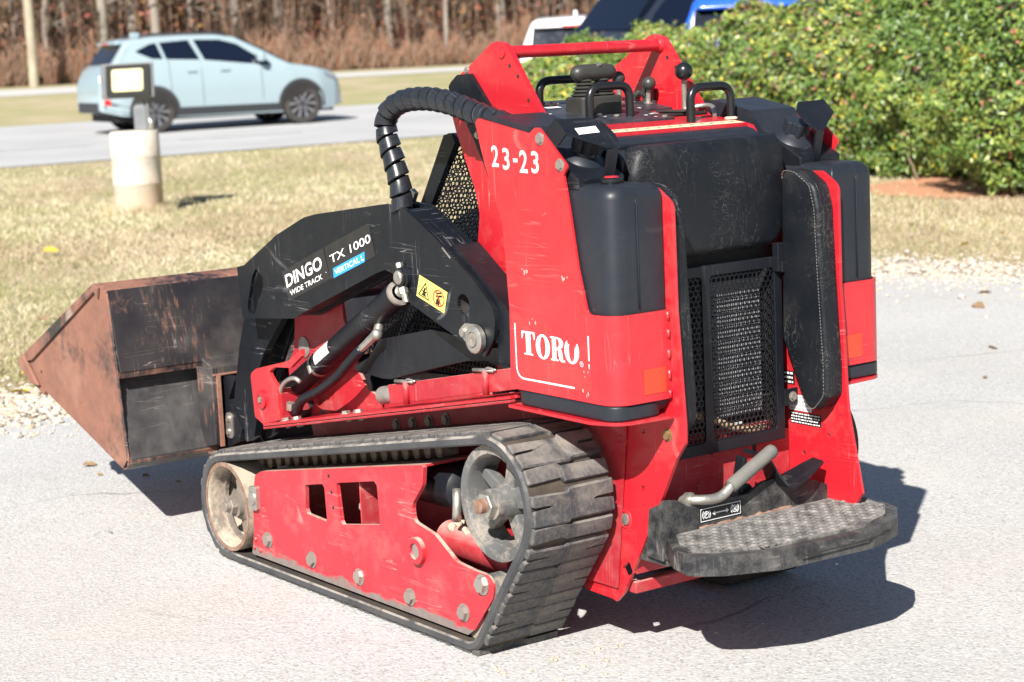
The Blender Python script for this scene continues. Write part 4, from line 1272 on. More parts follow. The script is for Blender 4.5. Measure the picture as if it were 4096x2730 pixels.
sm(obj('chain', *tube(spline([(.215, -.185, DZ(.21) + .004), (.21, -.195, DZ(.2) + .02), (.2, -.2, DZ(.2) + .028), (.188, -.21, DZ(.19) + .022)], 5), [.006 + .003 * (k % 2) for k in range(16)], 8), m_ball, LD), 60)
sm(obj('cable_loop', *tube([(.235 + .02 * cos(a), .075 + .03 * sin(a), DZ(.235) + .008 + .003 * sin(3 * a)) for a in [2 * pi * k / 20 for k in range(21)]], .0045, 8), m_ball, LD), 60)
plate('throttle_slot', [(-.02, -.13), (-.02, -.235), (.075, -.235), (.075, -.13)], DZ(0) + .0, DZ(0) + .006, m_dark, LD, 'z', bevel=0)
plate('throttle_slot_flap', [(-.03, -.15), (-.02, -.20), (.06, -.19), (.06, -.135)], DZ(0) + .008, DZ(0) + .012, m_ball, LD, 'z', bevel=.001)
sm(obj('latch_rod', *tube(curve_path([(.02, -.19, 1.243), (.0, -.235, 1.25), (-.04, -.238, 1.25), (-.07, -.215, 1.222)], .02), .006, 8), m_zinc, LD), 60)

# ---- side tanks, covers and guards
SP = [(.05, 1.246, .012), (.039, 1.256, .01), (-.148, 1.225), (-.158, 1.2225, .006), (-.18, 1.2365, .01), (-.196, 1.236, .008), (-.295, 1.153, .012), (-.281, 1.136, .01), (-.279, 1.132), (-.287, 1.10), (-.299, 1.038), (-.318, .93), (-.332, .88, .05), (-.345, .832, .03), (-.372, .832), (-.372, .635), (-.045, .635), (-.053, .821), (-.048, .90), (-.039, 1.015), (.001, 1.108), (.019, 1.15), (.036, 1.198)]
def sidegroup(s):
    g = lambda a, b: (min(s * a, s * b), max(s * a, s * b))
    plate('side_panel', SP, *g(.409, .415), m_redp, LD, bevel=.0012)
    # wrapped strap round the tank corner
    path = [(-.368, .412), (-.385, .411)]
    for k in range(9):
        a = radians(90 * k / 8)
        path.append((-.385 - .045 * sin(a), .366 + .045 * cos(a)))
    path += [(-.430, .30), (-.430, .255)]
    V, F = [], []
    P = [Vector(p) for p in path]
    for i, p in enumerate(P):
        d = (P[min(i + 1, len(P) - 1)] - P[max(i - 1, 0)]).normalized(); n = Vector((d.y, -d.x)) * .003
        for q in (p + n, p - n):
            for z in (.635, .832):
                V.append((q.x, s * q.y, z))
    for i in range(len(P) - 1):
        b = 4 * i
        F += [(b, b + 1, b + 5, b + 4), (b + 2, b + 6, b + 7, b + 3), (b, b + 4, b + 6, b + 2), (b + 1, b + 3, b + 7, b + 5)]
    e = 4 * (len(P) - 1)
    F += [(0, 2, 3, 1), (e, e + 1, e + 3, e + 2)]
    st = smooth_angle(obj('tank_strap', V, F, m_redp, LD), 30)
    for z in (.645, .69, .735, .78, .82):
        obj('weld_bead', *tube([(-.434, s * .262, z - .011 + rnd.uniform(-.002, .002)), (-.434, s * .262, z + .009)], [.004, .005], 7), m_red, st, smooth=True)
    obj('reflector', *box(-.4345, -.4335, *g(.272, .335), .652, .708), m_orange, st, bevel=.0003)
    # fuel / hydraulic tank
    tk = sm(obj('tank', *rbox(-.424, -.04, *g(.257, .404), .603, 1.112, .045, .03, 7, (.006, .006, .045, .045) if s > 0 else (.045, .045, .006, .006)), m_plas, LD), 50)
    sm(obj('tank_foot', *rbox(-.428, -.055, *g(.266, .416), .5985, .634, .05, .006, 7), m_plas, tk), 50)
    pts = [(-.426, s * .333, z) for z in (.84, .95, 1.07)] + [(-.417, s * .333, 1.097), (-.40, s * .333, 1.111), (-.25, s * .333, 1.1135)]
    obj('mould_seam', *tube(pts, .0016, 5), m_plas, tk, smooth=True)
    cov = [(-.06, .95), (.0, 1.12), (.048, 1.22, .02), (.045, 1.258, .02), (-.01, 1.262, .03), (-.145, 1.236, .02), (-.185, 1.19, .01), (-.245, 1.15, .02), (-.245, 1.09), (-.10, 1.09)]
    plate('shoulder_cover', cov, *g(.264, .4085), m_plas, tk, bevel=.012, seg=4)
    sl_ = [(-.175, 1.19), (-.205, 1.178), (-.31, 1.125), (-.31, 1.10), (-.175, 1.10)]
    plate('filler_base', sl_, *g(.268, .40), m_blackm, tk, bevel=.004)
    if s > 0:
        sm(obj('tank_cap', *lathe([(.024, 0), (.026, .004), (.025, .010), (.021, .013), (.015, .0135), (.0001, .014)], 24, (-.35, .338, 1.112), (0, 0, 1)), m_plasg, tk), 40)
        sm(obj('cap_insert', *lathe([(.017, 0), (.014, .003), (.0001, .003)], 16, (-.35, .338, 1.1255), (0, 0, 1)), m_redcap, tk), 40)
    for x, z in ((-.2, 1.212), (-.27, 1.156)):
        bolt(LD, (x, s * .415, z), (0, s, 0), .0105, turn=rnd.random(), name='bolt')
    # filler knob under its bent guard
    kb = sm(obj('filler_knob', *lathe([(.046, 0), (.05, .004), (.044, .012), (.03, .02), (.028, .026)], 24, (-.228, s * .322, 1.158), (-.4, 0, .92)), m_plas, tk), 40)
    star = []
    for k in range(24):
        a = 2 * pi * k / 24; r = .029 + .005 * cos(6 * a)
        star.append((r * cos(a), r * sin(a)))
    ax = Vector((-.4, 0, .92)).normalized(); sx = Vector((0, 1, 0)); sy = ax.cross(sx)
    O = Vector((-.237, s * .322, 1.180))
    AX['knob'] = lambda a, b, t: tuple(O + sx * a + sy * b + ax * t)
    plate('knob_grip', star, 0, .03, m_plas, tk, 'knob', bevel=.003)
    G = [Vector(p) for p in ((-.248, .408, 1.256), (-.252, .375, 1.268), (-.257, .315, 1.256), (-.278, .291, 1.235), (-.305, .285, 1.21), (-.335, .298, 1.188), (-.331, .328, 1.182), (-.284, .408, 1.225))]
    pn = (G[7] - G[0]).cross(G[5] - G[0])
    G = [Vector((p.x, p.y, G[0].z - ((p.x - G[0].x) * pn.x + (p.y - G[0].y) * pn.y) / pn.z)) for p in G]
    G = [Vector((p.x, s * p.y, p.z)) for p in G]
    nn = Vector((pn.x, s * pn.y, pn.z)).normalized() * (-.005 if pn.z > 0 else .005)
    V = G + [p + nn for p in G]; n = len(G)
    F = [tuple(range(n)), tuple(reversed(range(n, 2 * n)))] + [(i, (i + 1) % n, (i + 1) % n + n, i + n) for i in range(n)]
    gd = obj('knob_guard', V, F, m_blackm, LD, bevel=.001)
    Fl = [(-.246, s * .408, 1.257), (-.285, s * .408, 1.223), (-.252, s * .408, 1.196), (-.209, s * .408, 1.226)]
    V = Fl + [(p[0], p[1] - s * .005, p[2]) for p in Fl]
    obj('guard_flap', V, [(0, 1, 2, 3), (7, 6, 5, 4), (0, 4, 5, 1), (1, 5, 6, 2), (2, 6, 7, 3), (3, 7, 4, 0)], m_blackm, gd, bevel=.001)
    Lg = [(-.334, s * .299, 1.190), (-.330, s * .328, 1.185), (-.312, s * .328, 1.112), (-.314, s * .304, 1.112)]
    V = Lg + [(p[0] + .006, p[1], p[2]) for p in Lg]
    obj('guard_leg', V, [(0, 1, 2, 3), (7, 6, 5, 4), (0, 4, 5, 1), (1, 5, 6, 2), (2, 6, 7, 3), (3, 7, 4, 0)], m_blackm, gd, bevel=.001)
    c0, c1 = G[2].lerp(G[6], .3), G[3].lerp(G[6], .35)
    e1 = (G[3] - G[1]).normalized(); e2 = (G[7] - G[0]).normalized()
    cc = (G[1] + G[6] + G[3] + G[7]) / 4
    nrm = -nn.normalized()
    e2 = (e2 - nrm * e2.dot(nrm)).normalized(); e1 = nrm.cross(e2) * (1 if s > 0 else 1)
    w_, h_ = .028, .010
    V = [cc + e1 * a + e2 * b + nrm * .0015 for a, b in ((-w_, -h_), (w_, -h_), (w_, h_), (-w_, h_))]
    if s > 0: obj('guard_sticker', V, [(0, 1, 2, 3)], m_white if s > 0 else m_plas, gd, fix=False)
sidegroup(1); sidegroup(-1)

# ---- rear tail plates
TL = [(-.22, 1.09), (-.40, 1.098, .03), (-.452, 1.065, .03), (-.453, .83), (-.458, .76), (-.470, .575), (-.469, .535, .02), (-.438, .496), (-.387, .404), (-.30, .257), (-.235, .15), (-.206, .124), (-.192, .128), (-.085, .131), (-.10, .40), (-.12, .60), (-.20, .62)]
TR = [(-.22, 1.09), (-.40, 1.098, .03), (-.452, 1.065, .03), (-.453, .83), (-.458, .76), (-.468, .575), (-.472, .53), (-.489, .45), (-.512, .345), (-.47, .285), (-.35, .20), (-.20, .14), (-.10, .40), (-.12, .60), (-.20, .62)]
sq = lambda x, z, a=.006: [(x - a, z - a), (x + a, z - a), (x + a, z + a), (x - a, z + a)]
tl = plate('tail_plate', TL, .246, .255, m_red, LD, holes=[sq(-.327, .547), sq(-.317, .412), fil([(-.245, .19), (-.232, .21), (-.258, .232), (-.272, .205)], .004, 2)], bevel=.002)
tr_ = plate('tail_plate', TR, -.255, -.246, m_red, LD, holes=[sq(-.32, .415), circ(-.405, .47, .006, 10)], bevel=.002)
bolt(tl, (-.413, .255, .549), r=.011, me=hexmeshdata('brass_bolt', MAT('brassy_bolt', (.3, .2, .09), (.22, .14, .07), 40, .5, .6, metal=.5)))
sm(obj('plate_boss', *lathe([(.024, 0), (.022, .002), (.018, .0025), (.0165, .001)], 24, (-.251, .255, .329), (0, 1, 0)), m_red, tl))
sm(obj('boss_plug', *lathe([(.0145, 0), (.0135, .004), (.006, .006), (.0001, .006)], 20, (-.251, .255, .329), (0, 1, 0)), m_zinc, tl))
sm(obj('nut_insert', *lathe([(.012, 0), (.012, .01), (.006, .01), (.006, 0)], 12, (-.256, .255, .515), (0, 1, 0)), m_redd, tl))
plate('fender_inner', [(-.22, .16), (-.10, .16), (-.05, .60), (-.28, .60)], .258, .262, m_redd, LD, bevel=0)
cp = plate('cross_panel', [(-.244, .2), (.244, .2), (.244, .47), (-.244, .47)], -.272, -.262, m_redd, LD, 'x', bevel=.001)
bolt(cp, (-.272, -.09, .40), (-1, 0, 0), .009, ME_BOLTR); bolt(cp, (-.272, .05, .37), (-1, 0, 0), .009, ME_BOLTD); bolt(cp, (-.272, .0, .445), (-1, 0, 0), .007, ME_BOLTD)
obj('slot', *box(-.2735, -.2725, -.135, -.125, .41, .47), m_dark, cp)
obj('lower_cross_bar', *box(-.262, -.235, -.24, .24, .150, .178), m_redd, LD, bevel=.003)
sm(obj('belly_roller', *lathe([(.0001, -.10), (.035, -.10), (.035, .10), (.0001, .10)], 20, (-.36, -.08, .222), (0, 1, 0)), m_rubs, LD), 40)
# safety labels on the inside of the right plate
def sidelabel(n, x0, x1, z0, z1, base, ink, rows):
    o = flat(n, [(0, 0), (x0 - x1, 0), (x0 - x1, z1 - z0), (0, z1 - z0)], (x0, -.2448, z0), (-1, 0, 0), (0, 0, 1), base, tr_, lift=0)
    W, Hh = x0 - x1, z1 - z0
    for k in range(rows):
        zz = Hh * (k + .5) / rows; hh = Hh / rows * .22
        x = .003
        while x < W - .008:
            w = rnd.uniform(.004, .012); w = min(w, W - .004 - x)
            flat('small_print', [(x, zz - hh), (x + w, zz - hh), (x + w, zz + hh), (x, zz + hh)], (x0, -.2442, z0), (-1, 0, 0), (0, 0, 1), ink, o)
            x += w + .0025
sidelabel('warning_label', -.258, -.296, .580, .612, m_ink, m_white, 3)
sidelabel('serial_label', -.276, -.352, .518, .556, m_white, MAT('grey_ink', (.4, .4, .4), None, 5, .6), 4)
sidelabel('warning_label', -.279, -.383, .486, .514, m_ink, m_white, 4)
obj('latch_tab', *join(box(-.306, -.302, -.245, -.202, .535, .575)), m_blackm, LD, bevel=.001)
bolt(LD, (-.306, -.228, .555), (-1, 0, 0), .009, ME_BOLTR)

# ---- rear grille, radiator
RG = [(-.205, .455), (.205, .455), (.205, .897), (-.205, .897)]
op1 = fil([(.020, .482), (-.181, .482), (-.181, .872), (.020, .872)], .012, 3)
op2 = fil([(.19, .482), (.046, .482), (.046, .872), (.19, .872)], .012, 3)
gr = plate('grille_frame', RG, -.302, -.294, m_blackm, LD, 'x', holes=[op1, op2], bevel=.0015)
obj('recess_shade_panel', *box(-.262, -.255, -.236, .236, .88, .95), m_dark, gr)  # dark panel added to imitate the shadow gap under the back cushion
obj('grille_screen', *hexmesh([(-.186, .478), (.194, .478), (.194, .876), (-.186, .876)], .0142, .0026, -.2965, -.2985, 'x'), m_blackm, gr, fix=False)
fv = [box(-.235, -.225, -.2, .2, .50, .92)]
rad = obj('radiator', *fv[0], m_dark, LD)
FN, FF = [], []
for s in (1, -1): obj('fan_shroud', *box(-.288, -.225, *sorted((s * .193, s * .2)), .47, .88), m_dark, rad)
for k in range(36):
    z = .53 + k * .009
    pts = []
    n = 60
    for i in range(n + 1):
        y = -.165 + .20 * i / n
        pts.append((-.262 + (.005 if i % 2 else -.005), y, z))
    b = len(FN)
    for p in pts:
        FN.append((p[0], p[1], p[2] - .003)); FN.append((p[0], p[1], p[2] + .003))
    for i in range(n):
        FF.append((b + 2 * i, b + 2 * i + 2, b + 2 * i + 3, b + 2 * i + 1))
tag(obj('cooling_fins', FN, FF, m_fin, rad, fix=False), kind='stuff')
sm(obj('drain_hose', *tube(spline([(-.275, .13, .555), (-.278, .03, .54), (-.278, -.05, .505), (-.275, -.11, .488), (-.27, -.165, .485)], 6), .009, 10), m_hose, LD), 60)
obj('grille_sill', *box(-.262, -.238, -.2, .2, .47, .495), m_redd, LD)
obj('grille_bracket', *join(box(-.32, -.30, -.204, -.178, .862, .93), box(-.324, -.318, -.2, -.186, .86, .885)), m_blackm, gr, bevel=.002)

# ---- cushions
bc = resample(fil([(-.228, .955, .05), (-.236, 1.13, .06), (-.215, 1.186, .03), (.215, 1.182, .04), (.236, 1.12, .05), (.228, .95, .04), (.19, .917, .05), (-.195, .92, .05)], 0, 6), .02)
back = sm(obj('back_cushion', *puffy(bc, -.245, -.302, 'x', .026, 6, .006), m_vinyl, LD), 60)
hc = [(-.312, 1.085, .02), (-.33, 1.103, .02), (-.375, 1.097, .04), (-.422, 1.068, .04), (-.436, 1.015, .04), (-.442, .876), (-.456, .64, .02), (-.454, .575, .03), (-.42, .540, .03), (-.385, .540, .03), (-.365, .57, .03), (-.305, .70, .03), (-.310, .9)]
hcr = resample(fil(hc, 0, 6), .018)
for s in (-1, 1):
    c = sm(obj('hip_cushion', *puffy([(x + (.004 if s > 0 else 0), z) for x, z in hcr], s * .245, s * .197, 'y', .011, 5, .003), m_vinyl, LD), 50)
    path = [(x + (.004 if s > 0 else 0), s * .2035, z) for x, z in fil([(a + .004, b) for a, b, *_ in hc[1:10]], .03, 5)]
    stit = []
    P = [Vector(p) for p in path]
    acc = 0
    V, F = [], []
    for i in range(len(P) - 1):
        L = (P[i + 1] - P[i]).length; k = max(1, int(L / .0075))
        for j in range(k):
            a = P[i].lerp(P[i + 1], j / k); b = P[i].lerp(P[i + 1], (j + .6) / k)
            off = Vector((.008, -s * .0068, 0))
            v_, f_ = tube([a + off, b + off], .0011, 4)
            V, F = join((V, F), (v_, f_))
    tag(obj('stitching', V, F, MAT('grey_thread', (.15, .145, .135), None, 5, .8) if s < 0 else bpy.data.materials['grey_thread'], c), kind='stuff')
    v, f = tube([p + Vector((-.002, s * .008, 0)) for p in P], .0028, 6)
    obj('piping', v, f, m_vinyl, c, smooth=True)

# ---- foot platform
PZ = .266
PL = [(-.385, .245, .02), (-.43, .278, .03), (-.48, .308, .03), (-.545, .325, .03), (-.565, .318, .03), (-.605, .27, .04), (-.655, .15, .05), (-.668, -.13, .08), (-.625, -.245, .05), (-.56, -.312, .04), (-.50, -.328, .03), (-.43, -.332), (-.385, -.332)]
pf = plate('foot_platform', PL, PZ, .310, m_plat, LD, 'z', bevel=.008, seg=3)
MT_ = [(-.405, .235, .02), (-.48, .288, .03), (-.535, .302, .03), (-.585, .25, .04), (-.63, .14, .05), (-.642, -.12, .08), (-.605, -.225, .05), (-.545, -.29, .04), (-.43, -.308, .02), (-.40, -.30), (-.402, 0)]
mat_ = plate('rubber_mat', MT_, .3095, .3165, m_mat, pf, 'z', bevel=.002)
V, F = [], []
def in_mat(x, y):
    if not (-.635 < x < -.42): return False
    if y > .235 + (-.42 - x) * .55: return False
    lim = .285 if x > -.55 else .285 - (-.55 - x) * 1.75
    return -lim < y < lim - .005
i = 0
x = -.43
while x > -.64:
    y = -.30 + (.017 if i % 2 else 0)
    while y < .30:
        if in_mat(x, y):
            v_, f_ = lathe([(.0085, -.001), (.007, .0022), (.0001, .003)], 8, (x + rnd.uniform(-.001, .001), y, .3165), (0, 0, 1))
            V, F = join((V, F), (v_, f_))
            v_, f_ = bar((x - .012, y + .017, .317), (x + .004, y + .0175, .3172), .004, .002)
            V, F = join((V, F), (v_, f_))
        y += .034
    x -= .021; i += 1
tag(obj('mat_studs', V, F, m_mat, mat_, smooth=True), kind='stuff')
BW = [(.268, .315), (.270, .37), (.262, .397, .01), (.222, .391, .005), (.188, .371, .01), (.066, .371), (.007, .369, .03), (-.036, .389, .03), (-.10, .396, .02), (-.164, .382, .03), (-.235, .355, .05), (-.32, .322), (-.332, .300), (-.332, .26), (.255, .26)]
bw = plate('platform_back', BW, -.398, -.388, m_plat, pf, 'x', bevel=.002)
obj('rust_seam', *tube([(-.4, .16 - .29 * k / 30, .3165 + rnd.uniform(-.002, .002)) for k in range(31)], [.004 + rnd.uniform(-.002, .002) for k in range(31)], 6), m_rustbolt, pf, smooth=True)
plate('platform_side', [(-.39, .255), (-.39, .39), (-.345, .37), (-.33, .26)], .255, .262, m_plat, pf, bevel=.002)
obj('edge_seam', *tube([(-.668, .10, .29), (-.674, -.1, .29), (-.645, -.2, .29)], .002, 5), m_dark, pf)
obj('platform_hinge', *join(box(-.39, -.27, .18, .25, .24, .31), box(-.39, -.27, -.25, -.18, .24, .31)), m_plat, pf, bevel=.004)
# brake label
R_, U_ = (0, -1, 0), (0, 0, 1)
bl = obj('brake_label', *box(-.3995, -.3985, .032, .158, .327, .361), m_ink, bw)
O_ = (-.400, .158, .327)
fr = [(0.002, .002), (.124, .002), (.124, .032), (.002, .032)]
flat('label_border', fr, O_, R_, U_, m_white, bl, holes=[[(.0035, .0035), (.1225, .0035), (.1225, .0305), (.0035, .0305)]])
def arc_ring(cx, cy, r0, r1, a0, a1, n=10):
    return [(cx + r1 * cos(a0 + (a1 - a0) * k / n), cy + r1 * sin(a0 + (a1 - a0) * k / n)) for k in range(n + 1)] + [(cx + r0 * cos(a1 - (a1 - a0) * k / n), cy + r0 * sin(a1 - (a1 - a0) * k / n)) for k in range(n + 1)]
for cx in (.020, .106):
    flat('park_ring', circ(cx, .017, .0085, 18), O_, R_, U_, m_white, bl, holes=[circ(cx, .017, .0068, 18)])
    for a in (0, pi):
        flat('park_arc', arc_ring(cx, .017, .0108, .0128, a - .8, a + .8), O_, R_, U_, m_white, bl)
    fit_text('letter', 'P', (O_[0], O_[1] - (cx - .0032), O_[2] + .0125), R_, U_, .0065, .0095, m_white, bl, off=.02)
flat('slash', [(.097, .0265), (.0985, .028), (.115, .0085), (.1135, .007)], O_, R_, U_, m_white, bl)
flat('arrow', [(.038, .017), (.046, .0225), (.046, .0185), (.080, .0185), (.080, .0225), (.088, .017), (.080, .0115), (.080, .0155), (.046, .0155), (.046, .0115)], O_, R_, U_, m_white, bl)
# parking brake handle and pedal
hd = empty('brake_handle', (-.41, .17, .385), 0, LD)
sm(obj('handle_rod', *tube(curve_path([(.05, .01, -.005), (0, 0, 0), (-.012, -.055, -.004), (-.014, -.09, .022)], .03), .0115, 12), m_zinc, hd), 60)
sm(obj('handle_collar', *lathe([(.02, 0), (.02, .012), (.0001, .012)], 16, (.03, .008, -.005), (-1, -.2, .1)), m_zinc, hd), 40)
sm(obj('handle_grip', *lathe([(.0001, 0), (.015, .001), (.0165, .004), (.0165, .135), (.015, .143), (.009, .148), (.0001, .149)], 18, (-.014, -.085, .019), (-.01, -.122, .066)), m_grip, hd), 50)
pd = empty('brake_pedal', (-.38, -.05, .43), 0, LD)
PP = [(0, .03, .035), (-.01, .0, .015), (-.018, -.028, -.035), (-.02, -.045, -.052), (-.022, -.085, -.044), (-.022, -.165, -.015)]
V, F = [], []
for i, p in enumerate(spline(PP, 5)):
    t = i / 25
    w = .024 + .014 * min(1, max(0, (t - .3) / .2)) - .02 * max(0, (t - .75) / .25) ** 2
    V += [(p.x - w, p.y, p.z), (p.x + w, p.y, p.z + .004), (p.x + w, p.y + .002, p.z - .006), (p.x - w, p.y + .002, p.z - .006)]
n = len(V) // 4
for i in range(n - 1):
    for k in range(4):
        F.append((4 * i + k, 4 * i + (k + 1) % 4, 4 * i + 4 + (k + 1) % 4, 4 * i + 4 + k))
F += [(0, 1, 2, 3), tuple(4 * (n - 1) + k for k in (3, 2, 1, 0))]
sm(obj('pedal_blade', V, F, m_blackm, pd), 50)
obj('pedal_arm', *join(bar((.02, .04, .02), (.03, .055, -.085), .012, .03, (1, 0, 0)), tube([(.0, .045, -.06), (.06, .045, -.06)], .02, 14)), m_blackm, pd, bevel=.003)

# ---- spiral wrapped hose bundle from arm to shoulder
hp = spline([(.500, .34, 1.015), (.504, .34, 1.075), (.520, .34, 1.125), (.539, .34, 1.168), (.555, .34, 1.211), (.554, .34, 1.245), (.526, .34, 1.273), (.463, .34, 1.293), (.371, .34, 1.298), (.290, .34, 1.292), (.223, .34, 1.280), (.150, .34, 1.262), (.08, .335, 1.245), (.03, .33, 1.235)], 26)
L = [0]
for i in range(1, len(hp)): L.append(L[-1] + (hp[i] - hp[i - 1]).length)
hq, i = [], 0
for k in range(int(L[-1] / .0016)):          # even steps along the hose
    s_ = k * .0016
    while L[i + 1] < s_: i += 1
    hq.append(hp[i].lerp(hp[i + 1], (s_ - L[i]) / (L[i + 1] - L[i])))
hp = hq; L = [k * .0016 for k in range(len(hp))]
V, F, fm = [], [], []
nt = 28
for i, p in enumerate(hp):
    t = (hp[min(i + 1, len(hp) - 1)] - hp[max(i - 1, 0)]).normalized()
    s_ = Vector((0, 1, 0)); u_ = t.cross(s_).normalized()
    for k in range(nt):
        a = 2 * pi * k / nt
        fr_ = (L[i] / .038 - k / nt) % 1.0
        gap = .80 if L[i] > .20 else .9
        if fr_ < gap: r = .0262 + .0042 * (1 - fr_ / gap) - (.002 if fr_ < .04 else 0)
        else: r = .0165
        V.append(p + (s_ * cos(a) + u_ * sin(a)) * r)
for i in range(len(hp) - 1):
    for k in range(nt):
        k2 = (k + 1) % nt
        F.append((i * nt + k, i * nt + k2, (i + 1) * nt + k2, (i + 1) * nt + k))
        fm.append(1 if (L[i] / .038 - k / nt) % 1.0 > (.81 if L[i] > .20 else .91) else 0)
smooth_angle(obj('hose_wrap', V, F, [m_plasg2, m_coilgap], LD, fix=True, fm=fm), 40)

# ---- lettering on the machine
sp = [o for o in LD.children if o.name.startswith('side_panel')][0]
TR_, TU_ = (-1, 0, 0), (0, 0, 1)
digits = [('2', -.010, 1.146, .028, .049), ('3', -.053, 1.140, .027, .05), ('-', -.094, 1.158, .018, .009), ('2', -.118, 1.135, .031, .051), ('3', -.163, 1.135, .028, .05)]
for ch, x, z, w, h in digits:
    fit_text('stencil_digit', ch, (x, .4156, z), (-1, 0, -.02), TU_, w, h, m_white2, sp, off=.018)
U = lambda pts, x, z, w, h: [((p[0]) * w + x, p[1] * h + z) for p in pts]
T_ = [(0, 1), (1, 1), (1, .68), (.94, .68), (.86, .92), (.68, .93), (.68, .06), (.84, .06), (.84, 0), (.16, 0), (.16, .06), (.32, .06), (.32, .93), (.14, .92), (.06, .68), (0, .68)]
Rl = [(0, 1), (.52, 1), (.78, .96), (.92, .86), (.95, .74), (.88, .60), (.70, .53), (.82, .47), (.87, .3), (.90, .1), (.97, .06), (1.05, .07), (1.05, .0), (.80, -.02), (.64, .05), (.58, .28), (.55, .44), (.46, .49), (.42, .49), (.42, .06), (.55, .06), (.55, 0), (0, 0), (0, .06), (.12, .06), (.12, .94), (0, .94)]
Rh = [(.42, .94), (.42, .55), (.52, .56), (.62, .64), (.65, .75), (.60, .88), (.52, .94)]
org = (0, .4156, 0)
def lt(pts, holes=()):
    flat('logo_letter', [(-a, b) for a, b in [(-p[0], p[1]) for p in pts]], (0, .4156, 0), (-1, 0, 0), TU_, m_white, sp, [[(p[0], p[1]) for p in h] for h in holes])
lx = [.097, .150, .206, .262]
lz, lh = .719, .054
lt(U(T_, .097, lz + .001, .05, lh)); 
lt([(.177 + .0265 * cos(2 * pi * k / 28), lz + .025 + .0285 * sin(2 * pi * k / 28)) for k in range(28)], [[(.177 + .0105 * cos(2 * pi * k / 24), lz + .025 + .024 * sin(2 * pi * k / 24)) for k in range(24)]])
lt(U(Rl, .206, lz - .002, .05, lh), [U(Rh, .206, lz - .002, .05, lh)])
cx_, cz_ = .284, lz + .026
tornO = [(cx_ + .0265 * cos(a), cz_ + .029 * sin(a)) for a in [radians(128 + (400 - 128) * k / 26) for k in range(27)]]
tornI = [(cx_ + .0105 * cos(a), cz_ + .0245 * sin(a)) for a in [radians(392 - (392 - 140) * k / 22) for k in range(23)]]
lt(tornO + [(cx_ + .016, cz_ + .012), (cx_ + .012, cz_ + .003)] + tornI + [(cx_ - .014, cz_ + .012)])
flat('logo_mark', circ(.318, .719, .0062, 16), (0, .4156, 0), (-1, 0, 0), TU_, m_white, sp, [circ(.318, .719, .005, 16)])
fit_text('logo_mark', 'R', (-.3158, .4156, .7165), TR_, TU_, .004, .005, m_white, sp)
q = fil([(.075, .79), (.075, .662, .03), (.29, .662)], 0)
stroke = [(.0705, .789), (.0748, .789)]
outl = fil([(.0705, .789), (.0745, .789), (.0745, .6645, .028), (.289, .6645), (.289, .6605), (.0705, .6605, .032)], 0, 8)
lt(outl)
lt([(.343, .784), (.347, .784), (.347, .728), (.343, .730)]); lt([(.343, .722), (.346, .722), (.346, .712), (.344, .710)])
m_patch = MAT('lighter_red_sticker', (.68, .035, .035), (.64, .025, .03), 12, .38, .5, coat=.2, scr=.3, scol=(.8, .3, .28))
lt_ = flat('logo_sticker', fil([(.062, .82, .01), (.09, .812), (.105, .80), (.125, .806), (.15, .792), (.165, .815), (.19, .81), (.215, .79), (.23, .755), (.26, .765), (.30, .745), (.335, .77), (.352, .79), (.352, .66, .01), (.062, .652, .01)], 0), (0, .4153, 0), (-1, 0, 0), TU_, m_patch, sp)
m_chip = MAT('chipped_paint', (.72, .42, .38), (.68, .3, .27), 60, .7)
for cx, cz, n_ in ((.12, .91, 5), (.27, .905, 5), (.14, .80, 3), (.33, .655, 4), (.2, 1.05, 2), (.33, .70, 3)):
    for k in range(n_):
        a, b = cx + rnd.uniform(-.012, .012), cz + rnd.uniform(-.008, .008); r = rnd.uniform(.001, .004)
        lt2 = [(a + r * rnd.uniform(.3, 1) * cos(2 * pi * j / 7), b + r * rnd.uniform(.5, 2.2) * sin(2 * pi * j / 7)) for j in range(7)]
        flat('paint_chip', lt2, (0, .4155, 0), (-1, 0, 0), TU_, m_chip, sp)

AR, AU = Vector((-.949, 0, .316)), Vector((.22, 0, .975))
def armq(name, pts, mat, lift=.0006):
    v = [(x, .3602 + lift, z) for x, z in pts]
    return obj(name, v, [tuple(range(len(v)))], mat, arm_l, fix=False)
d1 = armq('name_decal', [(1.109, .822), (.873, .903), (.844, .820), (1.079, .741)], m_decal)
d2 = armq('model_decal', [(.866, .905), (.633, .981), (.607, .897), (.843, .818)], m_decal)
def at_(x, z, l=.0012): return (x, .3602 + l, z)
def armtext(s, x, z, w, h, off=0.0, sp_=1.0, mat=m_white, par=None, l=.0012):
    return fit_text('decal_lettering', s, at_(x, z, l), AR, AU, w, h, mat, par or d1, off=off, spacing=sp_)
armtext('DINGO', 1.084, .778, .214, .036, .022)
flat('decal_scar', [(0, 0), (.006, .001), (.004, .045), (-.004, .044)], at_(.975, .815, .0016), AR, AU, m_decal, d1)
armtext('WIDE TRACK', 1.066, .757, .192, .0145, .008)
armtext('TX 1000', .836, .862, .222, .022, .006, 1.0, m_white, d2)
flat('decal_scar', [(0, 0), (.022, .004), (.03, .018), (.01, .022), (.002, .012)], at_(.765, .888, .0016), AR, AU, m_decal, d2)
bb = flat('blue_band', [(-.004, -.004), (.168, -.004), (.175, .0215), (0, .0215)], at_(.822, .829, .0009), AR, AU, m_blue, d2)
armtext('VERTICAL L', .816, .8325, .160, .0145, .012, 1.0, m_white, d2, .0014)
armtext('.', .865, .835, .003, .003, 0, 1, m_white, d2)
